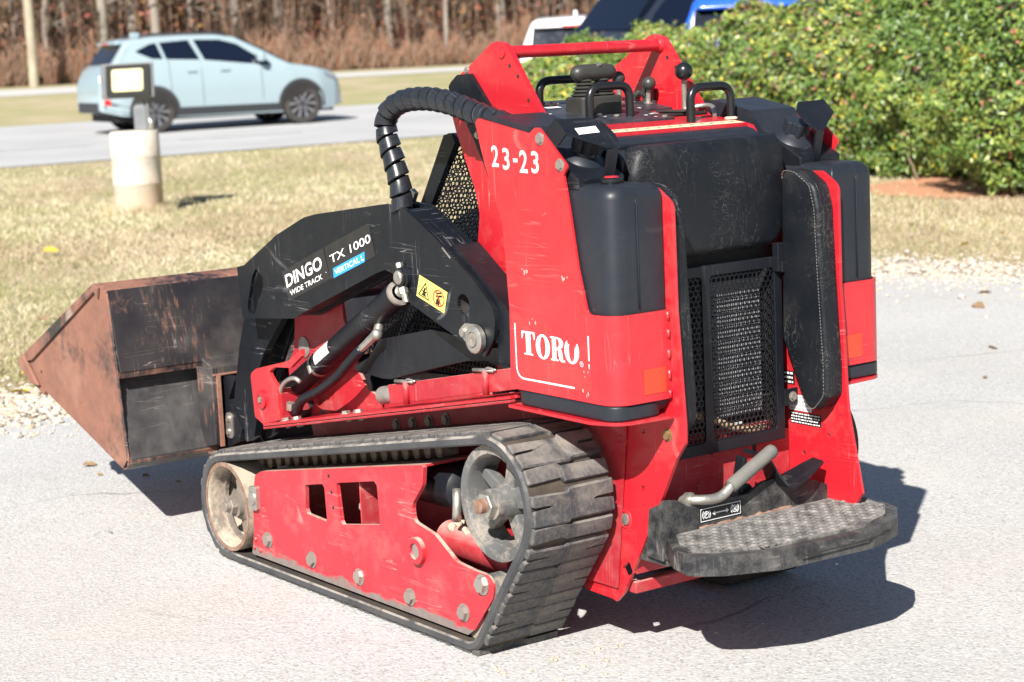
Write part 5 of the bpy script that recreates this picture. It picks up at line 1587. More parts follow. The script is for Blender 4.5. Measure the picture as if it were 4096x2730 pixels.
# warning decal
wr, wu = Vector((-.122, 0, -.035)), Vector((-.019, 0, .054))
wo = Vector((.423, .3608, .808))
wd = obj('warning_decal', [wo, wo + wr, wo + wr + wu, wo + wu], [(0, 1, 2, 3)], m_yel, arm_l, fix=False)
def wflat(name, pts, mat, holes=(), lift=.0006):
    return flat(name, pts, wo + Vector((0, lift, 0)), wr, wu, mat, wd, holes)
wflat('warning_triangle', [(.05, .12), (.45, .12), (.25, .85)], m_ink, [[(.095, .17), (.405, .17), (.25, .74)]])
wflat('hand_icon', [(.17, .2), (.33, .2), (.29, .36), (.36, .42), (.27, .44), (.29, .58), (.23, .58), (.21, .42), (.15, .4), (.21, .34)], m_ink)
wflat('decal_divider', [(.497, .03), (.503, .03), (.503, .97), (.497, .97)], m_ink)
wflat('prohibition_ring', [(.75 + .2 * cos(2 * pi * k / 24), .5 + .38 * sin(2 * pi * k / 24)) for k in range(24)], MAT('sign_red', (.6, .05, .03), None, 5, .5), [[(.75 + .17 * cos(2 * pi * k / 24), .5 + .32 * sin(2 * pi * k / 24)) for k in range(24)]])
wflat('hand_icon', [(.68, .2), (.8, .2), (.82, .42), (.76, .55), (.68, .42)], m_ink); wflat('hand_icon', [(.64, .55), (.84, .72), (.88, .66), (.68, .48)], m_ink); wflat('hand_icon', [(.62, .68), (.8, .82), (.83, .78), (.65, .62)], m_ink)
wflat('prohibition_bar', [(.60, .75), (.625, .79), (.90, .25), (.875, .21)], bpy.data.materials['sign_red'], lift=.001)

# ------------------------------------------------------------------ vehicles
m_glass = MAT('tinted_window', (.006, .01, .022), None, 5, .06, .1, spec=.3)
m_tyre = MAT('tyre_rubber', (.035, .032, .03), (.05, .045, .04), 9, .8)
m_clad = MAT('grey_black_cladding', (.03, .032, .036), None, 9, .6)
m_rim = MAT('machined_alloy', (.5, .5, .52), (.4, .4, .42), 20, .3, metal=.8)
m_rimd = MAT('dark_alloy', (.04, .04, .045), None, 9, .4)
m_tail = MAT('tail_lamp_red', (.5, .02, .02), None, 5, .2)
m_head = MAT('head_lamp', (.2, .22, .25), None, 5, .1)
def body_paint(name, c): return MAT(name, c, None, 3, .28, .32, coat=.8)

CROSS = dict(top=[(-2.23, .70), (-2.20, .93), (-2.10, 1.08), (-1.98, 1.17), (-1.72, 1.52), (-1.66, 1.575), (-1.2, 1.612), (-.6, 1.625), (-.1, 1.615), (.25, 1.56), (.7, 1.33), (1.12, 1.09), (1.22, 1.055), (1.6, .99), (1.95, .90), (2.12, .80), (2.20, .66), (2.23, .5)],
             wid=[(-2.23, .70), (-2.15, .80), (-1.9, .87), (-1.2, .895), (0, .90), (1.2, .895), (1.7, .87), (2.05, .76), (2.23, .52)],
             bot=[(-2.23, .40), (-1.9, .30), (-1.0, .24), (1.0, .22), (1.9, .24), (2.23, .33)],
             win=[[(-1.576, 1.37), (-1.3, 1.485), (-1.19, 1.50), (-1.11, 1.225), (-1.3, 1.24)], [(-1.13, 1.505), (-.61, 1.53), (-.46, 1.19), (-1.05, 1.222)], [(-.52, 1.532), (-.05, 1.515), (.25, 1.43), (.56, 1.22), (.86, 1.035), (-.38, 1.185)]],
             rear=[(-2.0, -.62), (-1.74, -.56), (-1.74, .56), (-2.0, .62)], front=[(.30, -.58), (1.10, -.70), (1.10, .70), (.30, .58)], wheels=(-1.325, 1.34), wr=.345)
VAN = dict(top=[(-2.4, .8), (-2.38, 1.7), (-2.3, 1.95), (-2.1, 2.02), (1.0, 2.0), (1.3, 1.93), (1.8, 1.38), (1.92, 1.28), (2.2, 1.12), (2.3, .7)], wid=[(-2.4, .9), (-2.2, .96), (1.6, .96), (2.1, .86), (2.3, .66)], bot=[(-2.4, .4), (2.3, .36)],
           win=[[(-2.2, 1.3), (-2.15, 1.8), (-1.1, 1.82), (-1.1, 1.3)], [(-1.0, 1.3), (-1.0, 1.82), (.1, 1.82), (.1, 1.3)], [(.2, 1.3), (.2, 1.82), (1.1, 1.8), (1.35, 1.6), (1.6, 1.3)]],
           rear=[(-2.385, -.7), (-2.32, -.66), (-2.32, .66), (-2.385, .7)], front=[(1.34, -.68), (1.78, -.78), (1.78, .78), (1.34, .68)], wheels=(-1.45, 1.5), wr=.38)
SUV = dict(top=[(-2.30, .75), (-2.27, 1.05), (-2.2, 1.18), (-2.02, 1.62), (-1.95, 1.70), (-1.5, 1.74), (-.4, 1.75), (.2, 1.72), (.5, 1.62), (1.05, 1.22), (1.2, 1.16), (1.8, 1.08), (2.1, .98), (2.24, .8), (2.28, .5)],
           wid=[(-2.30, .80), (-2.2, .88), (-1.9, .92), (0, .94), (1.7, .92), (2.1, .82), (2.28, .62)],
           bot=[(-2.30, .42), (-1.9, .32), (1.9, .3), (2.28, .36)],
           win=[[(-1.95, 1.25), (-1.85, 1.6), (-1.25, 1.66), (-1.2, 1.24)], [(-1.12, 1.24), (-1.15, 1.66), (-.42, 1.67), (-.3, 1.22)], [(-.22, 1.22), (-.34, 1.67), (.15, 1.64), (.52, 1.45), (.85, 1.17)]],
           rear=[(-2.17, -.66), (-2.04, -.62), (-2.04, .62), (-2.17, .66)], front=[(.55, -.62), (1.05, -.74), (1.05, .74), (.55, .62)], wheels=(-1.4, 1.42), wr=.37)

def make_car(name, P, paint, loc, rz, zs=1.0, rails=True, lug=None):
    root = empty(name, loc, rz)
    root.scale = (1, 1, 1)
    top = lambda x: interp(x, *zip(*P['top'])) * zs
    wid = lambda x: interp(x, *zip(*P['wid']))
    bot = lambda x: interp(x, *zip(*P['bot']))
    belt = lambda x: (1.06 - .045 * x) * zs
    def ys(x, z):
        w = wid(x); b = belt(x)
        if z < b: return w * (1 - .07 * ((z - .62) / .5) ** 2 if z > .62 else 1 - .05 * ((.62 - z) / .4) ** 2)
        return w * .945 - (z - b) * .42
    x0, x1 = P['top'][0][0], P['top'][-1][0]
    X = sorted(set([x0 + (x1 - x0) * i / 70 for i in range(71)] + [p[0] for p in P['top']]))
    V, F = [], []
    NS, NR = 12, 6
    for x in X:
        zt, zb = top(x), bot(x)
        r = min(.11, (zt - zb) * .3)
        ring = []
        for k in range(NS + 1):
            z = zb + (zt - r - zb) * k / NS; ring.append((max(.05, ys(x, z)), z))
        ye = ring[-1][0]; rr = min(r * 1.3, ye * .5)
        for k in range(1, NR + 1):
            a = pi / 2 * k / NR; ring.append((ye - rr * (1 - cos(a)), zt - r + r * sin(a)))
        ring.append((0, zt + .015))
        for y, z in ring: V.append((x, y, z))
        for y, z in reversed(ring[:-1]): V.append((x, -y, z))
    m = len(V) // len(X)
    for i in range(len(X) - 1):
        for k in range(m):
            k2 = (k + 1) % m
            F.append((i * m + k, i * m + k2, (i + 1) * m + k2, (i + 1) * m + k))
    F.append(tuple(range(m))); F.append(tuple(reversed(range((len(X) - 1) * m, len(X) * m))))
    body = smooth_angle(obj('body', V, F, paint, root), 35)
    def side_patch(nm, pts, s, mat, off, parent, r=.02, holes=()):
        q = resample(fil(pts, r, 3), .12)
        tr = tessellate_polygon([[Vector((a, b, 0)) for a, b in q]])
        return obj(nm, [(a, s * (ys(a, b) + off), b) for a, b in q], [tuple(t) for t in tr], mat, parent, fix=False)
    for s in (1, -1):
        for w in P['win']:
            side_patch('window', [(a, b * zs) for a, b in w], s, m_glass, .006, root)
        # wheel arches, sill
        for wx in P['wheels']:
            R = P['wr']
            outer = [(wx + (R + .10) * cos(pi * k / 16 - .12 * (1 - 2 * k / 16)), R * 1.0 + (R + .10) * sin(pi * k / 16 - .12 * (1 - 2 * k / 16))) for k in range(17)]
            side_patch('wheel_arch', outer, s, m_clad, .008, root, 0)
            inner = [(wx + (R + .035) * cos(pi * k / 16 - .35 * (1 - 2 * k / 16)), R + (R + .035) * sin(pi * k / 16 - .35 * (1 - 2 * k / 16))) for k in range(17)]
            side_patch('wheel_well_shade', inner, s, m_dark, .013, root, 0)  # dark patch on the body imitates the shaded hollow round the wheel
            wy = wid(wx)
            wh = smooth_angle(obj('wheel', *lathe([(R - .02, -.20), (R, -.17), (R, -.02), (R - .015, .005), (R * .72, .012), (R * .70, -.03)], 36, (wx, s * (wy - .005), R), (0, s, 0)), m_tyre, root), 40)
            smooth_angle(obj('rim', *lathe([(R * .72, .008), (R * .69, .004), (R * .67, -.05), (.0001, -.06)], 36, (wx, s * (wy - .003), R), (0, s, 0)), m_rimd, wh), 40)
            for k in range(5):
                a = 2 * pi * k / 5 + .3
                d = Vector((cos(a), sin(a))); e = Vector((-d.y, d.x))
                for sg in (-1, 1):
                    pts = [d * .04 + e * (.01 * sg), d * (R * .68) + e * (.10 * sg), d * (R * .68) + e * (.055 * sg), d * .06 - e * .0]
                    pts = [(wx + p.x, R + p.y) for p in pts]
                    plate('spoke', pts, *sorted((s * (wy - .035), s * (wy + .004))), m_rim, wh, bevel=0)
            smooth_angle(obj('hub_cap', *lathe([(.045, .0), (.04, .01), (.0001, .012)], 14, (wx, s * wy, R), (0, s, 0)), m_rimd, wh), 40)
        a, b = P['wheels']
        side_patch('sill', [(a + .3, .26), (b - .3, .25), (b - .3, .38), (a + .3, .40)], s, m_clad, .006, root, .02)
        side_patch('rear_bumper_trim', [(x0 + .06, .42), (a - .35, .30), (a - .35, .42), (x0 + .06, .56)], s, m_clad, .006, root, .02)
        for xx, z0, z1 in ((-.46, .42, 1.17), (-1.02, .55, 1.2), (.62, .45, 1.08)):
            obj('door_seam', *tube([(xx + .0, s * (ys(xx, z) + .001), z) for z in [z0 + (z1 * zs - z0) * k / 6 for k in range(7)]], .004, 4), m_clad, root)
        for xx in (-.72, .25 - .38):
            z = 1.0 * zs
            obj('door_handle', *bar((xx, s * (ys(xx, z) + .018), z), (xx + .17, s * (ys(xx + .17, z) + .018), z), .025, .03), paint, root, bevel=.006)
        mz = 1.13 * zs
        mx = .60 if P is CROSS else .70 if P is SUV else 1.35
        mr = obj('door_mirror', *rbox(mx - .06, mx + .06, *sorted((s * (ys(mx, mz) + .02), s * (ys(mx, mz) + .22))), mz - .02, mz + .14, .04, .03, 4), paint, root, smooth=True)
        obj('mirror_arm', *box(mx - .04, mx + .04, *sorted((s * (ys(mx, mz) - .02), s * (ys(mx, mz) + .06))), mz - .05, mz + .0), m_clad, mr)
        # lamps
        side_patch('head_lamp', [(x1 - .40, .80 * zs), (x1 - .16, .70 * zs), (x1 - .22, .80 * zs), (x1 - .45, .90 * zs)], s, m_head, .008, root, .01)
        side_patch('tail_lamp', [(x0 + .10, .90 * zs), (x0 + .38, .96 * zs), (x0 + .34, 1.06 * zs), (x0 + .12, 1.04 * zs)], s, m_tail, .008, root, .02)
        side_patch('bumper_reflector', [(x0 + .06, .50), (x0 + .16, .48), (x0 + .16, .58), (x0 + .06, .60)], s, m_tail, .010, root, .01)
        if rails:
            obj('roof_rail', *tube(curve_path([(-1.45, s * .56, top(-1.45) - .01), (-1.35, s * .57, top(-1.3) + .05), (.0, s * .59, top(0) + .045), (.12, s * .585, top(.1) - .02)], .08), .018, 8), m_clad, root, smooth=True)
    for nm, q in (('rear_window', P['rear']), ('windscreen', P['front'])):
        (xa, ya), (xb, yb), _, _ = q
        V, F = [], []
        for i in range(9):
            x = xa + (xb - xa) * i / 8; h = abs(ya + (yb - ya) * i / 8)
            for j in range(9):
                y = -h + 2 * h * j / 8
                V.append((x + (-.012 if x < 0 else .012), y, top(x) + .012 + .012 * (1 - (y / .9) ** 2)))
        F = [(i * 9 + j, i * 9 + j + 1, i * 9 + j + 10, i * 9 + j + 9) for i in range(8) for j in range(8)]
        obj(nm, V, F, m_glass, root, smooth=True)
    sx = P['rear'][1][0]
    obj('spoiler', *rbox(sx - .12, sx + .14, -.60, .60, top(sx) - .0, top(sx) + .05, .05, .02, 4), paint, root, smooth=True)
    obj('brake_light', *box(sx - .135, sx - .115, -.16, .16, top(sx) + .008, top(sx) + .035), m_tail, root)
    obj('rear_apron', *box(x0 - .012, x0 + .05, -.62, .62, .36, .54), m_clad, root, bevel=.02)
    obj('underbody', *box(x0 + .25, x1 - .25, -.72, .72, .2, .42), m_dark, root)
    obj('front_apron', *box(x1 - .10, x1 + .012, -.50, .50, .30, .46), m_clad, root, bevel=.02)
    obj('antenna', *rbox(-1.42, -1.25, -.03, .03, top(-1.3) + .0, top(-1.3) + .09, .02, .02, 3), paint, root, smooth=True)
    return root

CA = radians(27)
rw, fw_ = Vector((-5.855, 34.05)), Vector((-3.52, 35.2))
mid = (rw + fw_) / 2 + Vector((-sin(CA), cos(CA))) * .86
car = make_car('hatchback_car', CROSS, body_paint('pale_ice_blue_paint', (.29, .37, .40)), (mid.x, mid.y, .155), CA)
tag(car, 'pale ice blue crossover hatchback with grey wheel arches driving along the road', 'car')
w1 = make_car('white_car', SUV, body_paint('white_car_paint', (.75, .75, .76)), (1.15, 33.2, 0.02), radians(84), 1.0)
w1.location.x = 1.38
tag(w1, 'white car seen from behind, partly hidden by the left end of the hedge', 'car')
w2 = make_car('dark_van', VAN, body_paint('dark_grey_paint', (.02, .026, .04)), (3.0, 28.0, 0), radians(207), 1.06, rails=False)
tag(w2, 'dark grey van parked behind the hedge beside the blue car', 'van')
w3 = make_car('blue_car', SUV, body_paint('bright_blue_paint', (.01, .09, .55)), (3.05, 24.6, 0), radians(84), 1.06)
tag(w3, 'bright blue vehicle mostly hidden behind the top of the hedge', 'car')

# ------------------------------------------------------------------ lamp post and pole
m_conc = NT('stained_concrete')
_c = m_conc.mix(m_conc.ramp(m_conc.noise(5, 6), .35, .65), (.66, .6, .52), (.55, .49, .42))
_x = m_conc.n('ShaderNodeSeparateXYZ'); m_conc.l(m_conc.co, _x.inputs[0])
_t = m_conc.mul(_x.outputs[2], m_conc.mul(_x.outputs[0], -.28), 'ADD')
_c = m_conc.mix(m_conc.mul(m_conc.ramp(m_conc.mul(_t, m_conc.mul(m_conc.noise(5, 6, .65), .4), 'ADD'), .30, .62, 1, 0), .8), _c, (.56, .39, .26))
for _l in (.29, .55):
    _d = m_conc.n('ShaderNodeMath', operation='ABSOLUTE'); m_conc.l(m_conc.mul(m_conc.mul(_t, m_conc.mul(m_conc.noise(3, 3), .05), 'ADD'), _l, 'SUBTRACT'), _d.inputs[0])
    _c = m_conc.mix(m_conc.mul(m_conc.ramp(_d.outputs[0], .002, .009, 1, 0), .4), _c, (.3, .25, .2))
_c = m_conc.mix(m_conc.mul(m_conc.ramp(m_conc.noise(14, 6, .7), .55, .7), .5), _c, (.33, .29, .25))
m_conc.col(_c); m_conc.rough(.9); m_conc.bump(m_conc.noise(40, 5), .4, .006)
m_conc = m_conc.m
m_lampg = MAT('grey_lamp_housing', (.14, .15, .165), (.18, .19, .2), 9, .5)
m_lens = MAT('cream_lamp_lens', (.72, .68, .42), (.66, .6, .34), 8, .25, .35)
PX, PY = -3.42, 18.60
prof = [(.0001, -.1), (.226, -.1), (.228, .02), (.227, .3), (.2285, .302), (.227, .31), (.227, .55), (.2285, .553), (.227, .56), (.226, .77), (.216, .785), (.0001, .79)]
V, F = lathe(prof, 40, (0, 0, 0))
post = obj('concrete_post', V, F, m_conc)
post.location = (PX, PY, -.03)
smooth_angle(post, 40)
tag(post, 'short round concrete post stained orange at its foot, on the lawn', 'post')
fl = empty('floodlight', (PX + .075, PY, .76), radians(-9))
tag(fl, 'grey box floodlight with cream lens on top of the concrete post', 'floodlight')
hs = [(-.235, -.09, .30), (.225, -.09, .30), (.235, -.10, .63), (-.215, -.11, .62), (-.215, .10, .30), (.17, .10, .32), (.18, .08, .60), (-.19, .08, .60)]
hs = [(x * 1.12 - .075, y, z) for x, y, z in hs]
housing = obj('housing', hs, [(0, 1, 2, 3), (5, 4, 7, 6), (0, 4, 5, 1), (1, 5, 6, 2), (2, 6, 7, 3), (3, 7, 4, 0)], m_lampg, fl, bevel=.012, seg=3)
def fq(n, x0, x1, z0, z1, y, mat, r, th=.012):
    plate(n, [(x0, z0, r), (x1, z0, r), (x1, z1, r), (x0, z1, r)], y, y + th, mat, fl, bevel=.003)
plate('bezel', [(-.275, .320, .01), (.145, .325, .01), (.158, .61, .01), (-.262, .605, .01)], -.122, -.108, m_ink, fl, bevel=.003)
plate('lens', [(-.215, .362, .03), (.085, .366, .03), (.095, .57, .03), (-.208, .566, .03)], -.13, -.121, m_lens, fl, bevel=.004)
plate('hinge_tab', [(-.345, .45), (-.33, .45), (-.33, .51), (-.345, .51)], -.10, -.05, m_white, fl, bevel=.002)
obj('yoke', *join(box(-.06, .06, -.03, .04, .0, .22), box(-.045, .045, -.02, .03, .2, .31), box(.06, .085, -.02, .02, .0, .26)), m_lampg, fl, bevel=.006)
obj('conduit', *tube([(.09, .0, .0), (.1, 0, .06), (.07, 0, .12)], .02, 8), m_zinc, fl, smooth=True)
m_pole = MAT('weathered_pole_wood', (.4, .36, .27), (.3, .26, .19), 3, .85)
pole = smooth_angle(obj('utility_pole', *lathe([(.0001, -.3), (.155, -.3), (.13, 8.5), (.0001, 8.5)], 18, (-14.42, 62.3, .7)), m_pole), 40)
tag(pole, 'weathered wooden utility pole beside the far pavement', 'pole')

# ------------------------------------------------------------------ wood behind the road
m_bark = [MAT('grey_bark', (.2, .17, .145), (.27, .235, .2), 3, .9), MAT('pale_bark', (.28, .245, .21), (.21, .18, .15), 3, .9), MAT('brown_bark', (.15, .105, .085), (.22, .16, .13), 3, .9)]
m_fall = [MAT('russet_leaf', (.29, .12, .06), (.22, .09, .048), 3, .8), MAT('brown_leaf', (.2, .115, .07), (.15, .085, .052), 3, .8), MAT('crimson_leaf', (.27, .06, .05), (.2, .05, .045), 3, .8), MAT('ochre_leaf', (.42, .26, .06), (.36, .2, .05), 3, .8), MAT('grey_twig', (.26, .17, .115), (.19, .125, .09), 3, .9), MAT('dull_green_leaf', (.12, .12, .045), (.1, .1, .04), 3, .8)]
def leafquad(p, s, n_, rr):
    n_ = n_.normalized(); a = n_.orthogonal().normalized(); b = n_.cross(a)
    t = rr.uniform(0, 6.28); e1 = a * cos(t) + b * sin(t); e2 = n_.cross(e1)
    return [p - e1 * s, p + e2 * s * .45, p + e1 * s, p - e2 * s * .45]
def make_tree(seed, h, r0, bark, leafm):
    rr = random.Random(seed)
    root = empty('tree')
    P = [Vector((0, 0, -.3))]
    for k in range(1, 9):
        P.append(Vector((P[-1].x + rr.gauss(0, .09), P[-1].y + rr.gauss(0, .09), h * k / 8)))
    v, f = tube(P, [r0 * (1 - .8 * k / 8) for k in range(9)], 8)
    tips = []
    for k in range(15):
        z = h * rr.uniform(.14, .95); i = min(7, int(z / h * 8)); base = P[i].lerp(P[i + 1], z / h * 8 - i)
        a = rr.uniform(0, 6.28); L = (h - z) * .35 + rr.uniform(.5, 1.3)
        mid_ = base + Vector((cos(a), sin(a), .35)) * L * .5; end = base + Vector((cos(a), sin(a), .75)) * L
        v2, f2 = tube([base, mid_, end], [r0 * .28 * (1.1 - z / h), r0 * .16, .008], 5)
        v, f = join((v, f), (v2, f2))
        tips += [mid_, end, base.lerp(end, .8)]
        for q in range(3):
            b2 = mid_.lerp(end, rr.random()); d2 = Vector((rr.gauss(0, 1), rr.gauss(0, 1), .5)).normalized() * rr.uniform(.4, 1.1)
            v2, f2 = tube([b2, b2 + d2], [.014, .005], 4); v, f = join((v, f), (v2, f2)); tips.append(b2 + d2)
    obj('trunk', v, f, bark, root, fix=False, smooth=True)
    V, F = [], []
    for t in tips:
        for q in range(rr.randint(4, 10)):
            p = t + Vector((rr.gauss(0, .3), rr.gauss(0, .3), rr.gauss(0, .25)))
            b = len(V); V += leafquad(p, rr.uniform(.05, .11), Vector((rr.gauss(0, 1), rr.gauss(0, 1) - .4, rr.gauss(0, 1))), rr); F.append((b, b + 1, b + 2, b + 3))
    obj('crown', V, F, leafm, root, fix=False)
    return root
protos = [make_tree(1, 11, .15, m_bark[0], m_fall[0]), make_tree(2, 13, .19, m_bark[1], m_fall[1]), make_tree(3, 9, .10, m_bark[2], m_fall[2]), make_tree(4, 12, .16, m_bark[1], m_fall[3]), make_tree(5, 10, .12, m_bark[0], m_fall[1])]
TL_ = ['grey trunked bare tree with russet leaves in the wood across the road', 'pale trunked bare tree in the wood across the road', 'slender dark tree with crimson leaves in the wood across the road', 'pale tree with a few ochre leaves in the wood across the road', 'thin grey tree with brown leaves in the wood across the road']
def copy_tree(o, parent=None):
    c = o.copy(); col.objects.link(c); c.parent = parent
    for ch in o.children: copy_tree(ch, c)
    return c
wood = lambda x: 63.6 + .36 * (x + 15.5)
used = [False] * 5
tr_rnd = random.Random(21)
for k in range(96):
    x = -24 + 44 * (k + tr_rnd.random()) / 96
    row = (.8, 3.0, 6.5, 11)[k % 4]
    y = wood(x) + row + tr_rnd.uniform(-.8, 1.6)
    i = tr_rnd.choice((0, 0, 1, 1, 2, 2, 3, 4, 4))
    t = protos[i] if not used[i] else copy_tree(protos[i])
    used[i] = True
    t.location = (x, y, gz(y) - .05); t.rotation_euler = (tr_rnd.gauss(0, .03), tr_rnd.gauss(0, .03), tr_rnd.uniform(0, 6.28))
    s = tr_rnd.uniform(.75, 1.2); t.scale = (s, s, s)
    tag(t, TL_[i], 'tree', ('russet leaved trees of the wood', 'pale trunked trees of the wood', 'slender dark trees of the wood', 'ochre leaved trees of the wood', 'thin grey trees of the wood')[i])
# undergrowth and leaf litter of the wood, one mass
V, F, fm = [], [], []
rr = random.Random(5)
for k in range(95000):
    x = rr.uniform(-27, 22); d = rr.uniform(.5, 20) if k % 3 else rr.uniform(4, 26)
    y = wood(x) + d
    z = gz(y) + (abs(rr.gauss(0, 1.6)) if rr.random() < .5 else rr.uniform(0, 6.5))
    clump = sin(x * 1.9 + d * .8) + sin(x * .7 - z * 1.3) + .6 * sin(z * 2.7 + x * 3.3)
    if clump < -.5 and rr.random() < .6: continue
    b = len(V); V += leafquad(Vector((x, y, z)), rr.uniform(.05, .15) + d * .004, Vector((rr.gauss(0, .8), -1 + rr.gauss(0, .7), rr.gauss(.3, .8))), rr)
    F.append((b, b + 1, b + 2, b + 3))
    u = rr.random() + .12 * sin(x * .9 + z * 1.1)
    fm.append(0 if u < .24 else 1 if u < .55 else 2 if u < .68 else 3 if u < .74 else 4 if u < .95 else 5)
for k in range(30000):        # thin upright stems and saplings
    x = rr.uniform(-27, 22); d = rr.uniform(.3, 16); y = wood(x) + d
    z = gz(y) - .05; h = rr.uniform(.6, 2.0) if k % 5 else rr.uniform(2, 7); w = rr.uniform(.008, .022); lean = rr.gauss(0, .1) * h
    if k % 5: w *= .8
    b = len(V)
    V += [(x - w, y, z), (x + w, y, z), (x + lean + w * .4, y + rr.gauss(0, .1), z + h), (x + lean - w * .4, y, z + h)]
    F.append((b, b + 1, b + 2, b + 3)); fm.append(4 if k % 5 == 0 or rr.random() < .5 else rr.choice((0, 1, 1, 2)))
for k in range(42000):         # reddish brush at the edge
    x = rr.uniform(-27, 22); d = abs(rr.gauss(0, 1.3)) - .3; y = wood(x) + d
    hmax = (.8 + .2 * sin(x * .8) + .2 * sin(x * 2.3) + .25 * sin(x * 7.7)) * rr.uniform(.35, 1.25)
    z = gz(y) + rr.uniform(0, max(.3, hmax)); b = len(V)
    h = rr.uniform(.15, .5); w = rr.uniform(.006, .014); lean = rr.gauss(0, .45) * h; top_ = min(z + h, gz(y) + max(.3, hmax) + .2)
    V += [(x - w, y, z - .1), (x + w, y, z - .1), (x + lean + w, y, top_), (x + lean - w, y, top_)]
    F.append((b, b + 1, b + 2, b + 3)); fm.append(rr.choice((0, 1, 4, 4, 4, 1)))
for k in range(5000):          # the depth of the wood, closing off the sky
    x = rr.uniform(-40, 34); y = wood(x) + rr.uniform(20, 34); z = gz(y) + rr.uniform(0, 13); b = len(V)
    V += leafquad(Vector((x, y, z)), rr.uniform(.35, .8), Vector((rr.gauss(0, .5), -1, rr.gauss(0, .5))), rr); F.append((b, b + 1, b + 2, b + 3)); fm.append(rr.choice((1, 1, 4, 0, 1)))
tag(obj('undergrowth', V, F, m_fall, fix=False), 'russet and brown undergrowth filling the wood across the road', 'undergrowth', kind='stuff')
bpy.data.objects['undergrowth'].data.polygons.foreach_set('material_index', fm)

# ------------------------------------------------------------------ hedge
def leafmat(name, a, b, rough=.38):
    return MAT(name, a, b, 2, rough, rough + .12, spec=.6)
m_leaf = [leafmat('deep_green_leaf', (.06, .125, .022), (.085, .155, .03)), leafmat('mid_green_leaf', (.12, .195, .032), (.145, .22, .04)), leafmat('fresh_green_leaf', (.23, .29, .052), (.28, .32, .062)), leafmat('yellow_leaf', (.55, .45, .05), (.5, .42, .06), .5), leafmat('pink_red_leaf', (.4, .16, .11), (.34, .11, .08), .5), leafmat('twig_brown', (.16, .11, .075), (.2, .14, .09), .8)]
BL = [(.95, 22.6, .95, .9, .6, .80), (1.8, 22.0, .9, 1.0, .62, .85), (2.8, 21.2, .95, 1.0, .68, 1.04), (3.5, 20.2, 1.05, 1.1, .75, 1.15), (4.25, 19.0, 1.0, 1.0, .85, 1.2), (4.75, 16.75, 1.15, 1.1, .95, 1.22), (6.0, 16.2, 1.25, 1.15, 1.05, 1.35), (7.3, 15.4, 1.35, 1.2, 1.05, 1.4), (5.3, 19.0, 1.2, 1.3, 1.05, 1.35), (6.6, 18.0, 1.5, 1.5, 1.15, 1.45), (5.0, 17.9, 1.1, 1.1, 1.05, 1.3)]
# leaf shells over a solid dark core that stands for inner shade
hedge = empty('hedge', (4.6, 17.5, 0))
tag(hedge, 'large leafy green hedge with yellow and pink leaves on the right', 'hedge')
HO = Vector((4.6, 17.5, 0))
rr = random.Random(11)
V, F, fm = [], [], []
picks = []
def inside_other(p, j):
    for i, (bx, by, ax_, ay, bz, az) in enumerate(BL):
        if i != j and ((p.x - bx) / ax_) ** 2 + ((p.y - by) / ay) ** 2 + ((p.z - bz) / az) ** 2 < .62: return True
    return False
yel = [Vector((4.35, 15.9, 1.28)), Vector((4.55, 15.85, 1.5)), Vector((3.35, 15.95, .62)), Vector((3.9, 16.4, 1.1)), Vector((5.0, 15.75, 1.55))]
for k in range(430000):
    j = rr.randrange(len(BL)); bx, by, ax_, ay, bz, az = BL[j]
    n_ = Vector((rr.gauss(0, 1), rr.gauss(0, 1), rr.gauss(0, 1))).normalized()
    if n_.y > .3 and rr.random() < .93: continue
    px_, py_, pz_ = n_.x * ax_ + bx, n_.y * ay + by, n_.z * az + bz
    cl_ = sin(px_ * 9.3 + 1.1 * sin(pz_ * 7)) * sin(pz_ * 10.1 + sin(py_ * 8 + px_ * 3)) + .6 * sin(py_ * 11 + pz_ * 5) * sin(px_ * 15 + pz_ * 4)
    lump = (1.12 if rr.random() < .015 else 1) + .06 * sin(5 * n_.x + j) + .05 * sin(7 * n_.z + 2 * j) + .085 * cl_
    q = lump * (1 - abs(rr.gauss(0, .09))) + (rr.uniform(0, .07) if rr.random() < .05 else 0)
    p = Vector((bx + n_.x * ax_ * q, by + n_.y * ay * q, bz + n_.z * az * q))
    if p.z < .02 or inside_other(p, j): continue
    nn = (n_ * .8 + Vector((rr.gauss(0, .6), rr.gauss(0, .6) - .2, rr.gauss(.4, .6))))
    s = rr.uniform(.016, .034) if rr.random() < .85 else rr.uniform(.03, .046)
    u = rr.random()
    tone = .16 * sin(p.x * 4.1 + p.z * 3.3) + .12 * sin(p.y * 5.3 - p.z * 6.1) + .1 * sin(p.x * 9.7 + p.y * 8.1)
    m_ = 0 if u < .36 + tone else 1 if u < .78 + tone * .8 else 2 if u < .965 else 4 if u < .982 else 3
    if j < 4 and rr.random() < .2: m_ = rr.choice((2, 3, 5, 5, 2))
    for yc in yel:
        if (p - yc).length < .16 and rr.random() < .75: m_ = 3; s *= 1.5
    nz = nn.normalized(); a = nz.orthogonal().normalized(); b_ = nz.cross(a); t = rr.uniform(0, 6.28)
    e1 = a * cos(t) + b_ * sin(t); e2 = nz.cross(e1)
    p -= HO
    if len(picks) < 300 and n_.y < -.3 and j in (5, 6, 10, 4) and q > .97 and rr.random() < .25:
        picks.append((p, e1, e2, nz, s * 1.15, m_)); continue
    b = len(V)
    V += [p - e1 * s, p + e2 * s * .5 + nz * s * .18, p + e1 * s, p - e2 * s * .5 + nz * s * .18]
    F += [(b, b + 1, b + 2), (b, b + 2, b + 3)]; fm += [m_, m_]
tag(obj('foliage', V, F, m_leaf, hedge, fix=False), kind='stuff')
bpy.data.objects['foliage'].data.polygons.foreach_set('material_index', fm)
LM = []
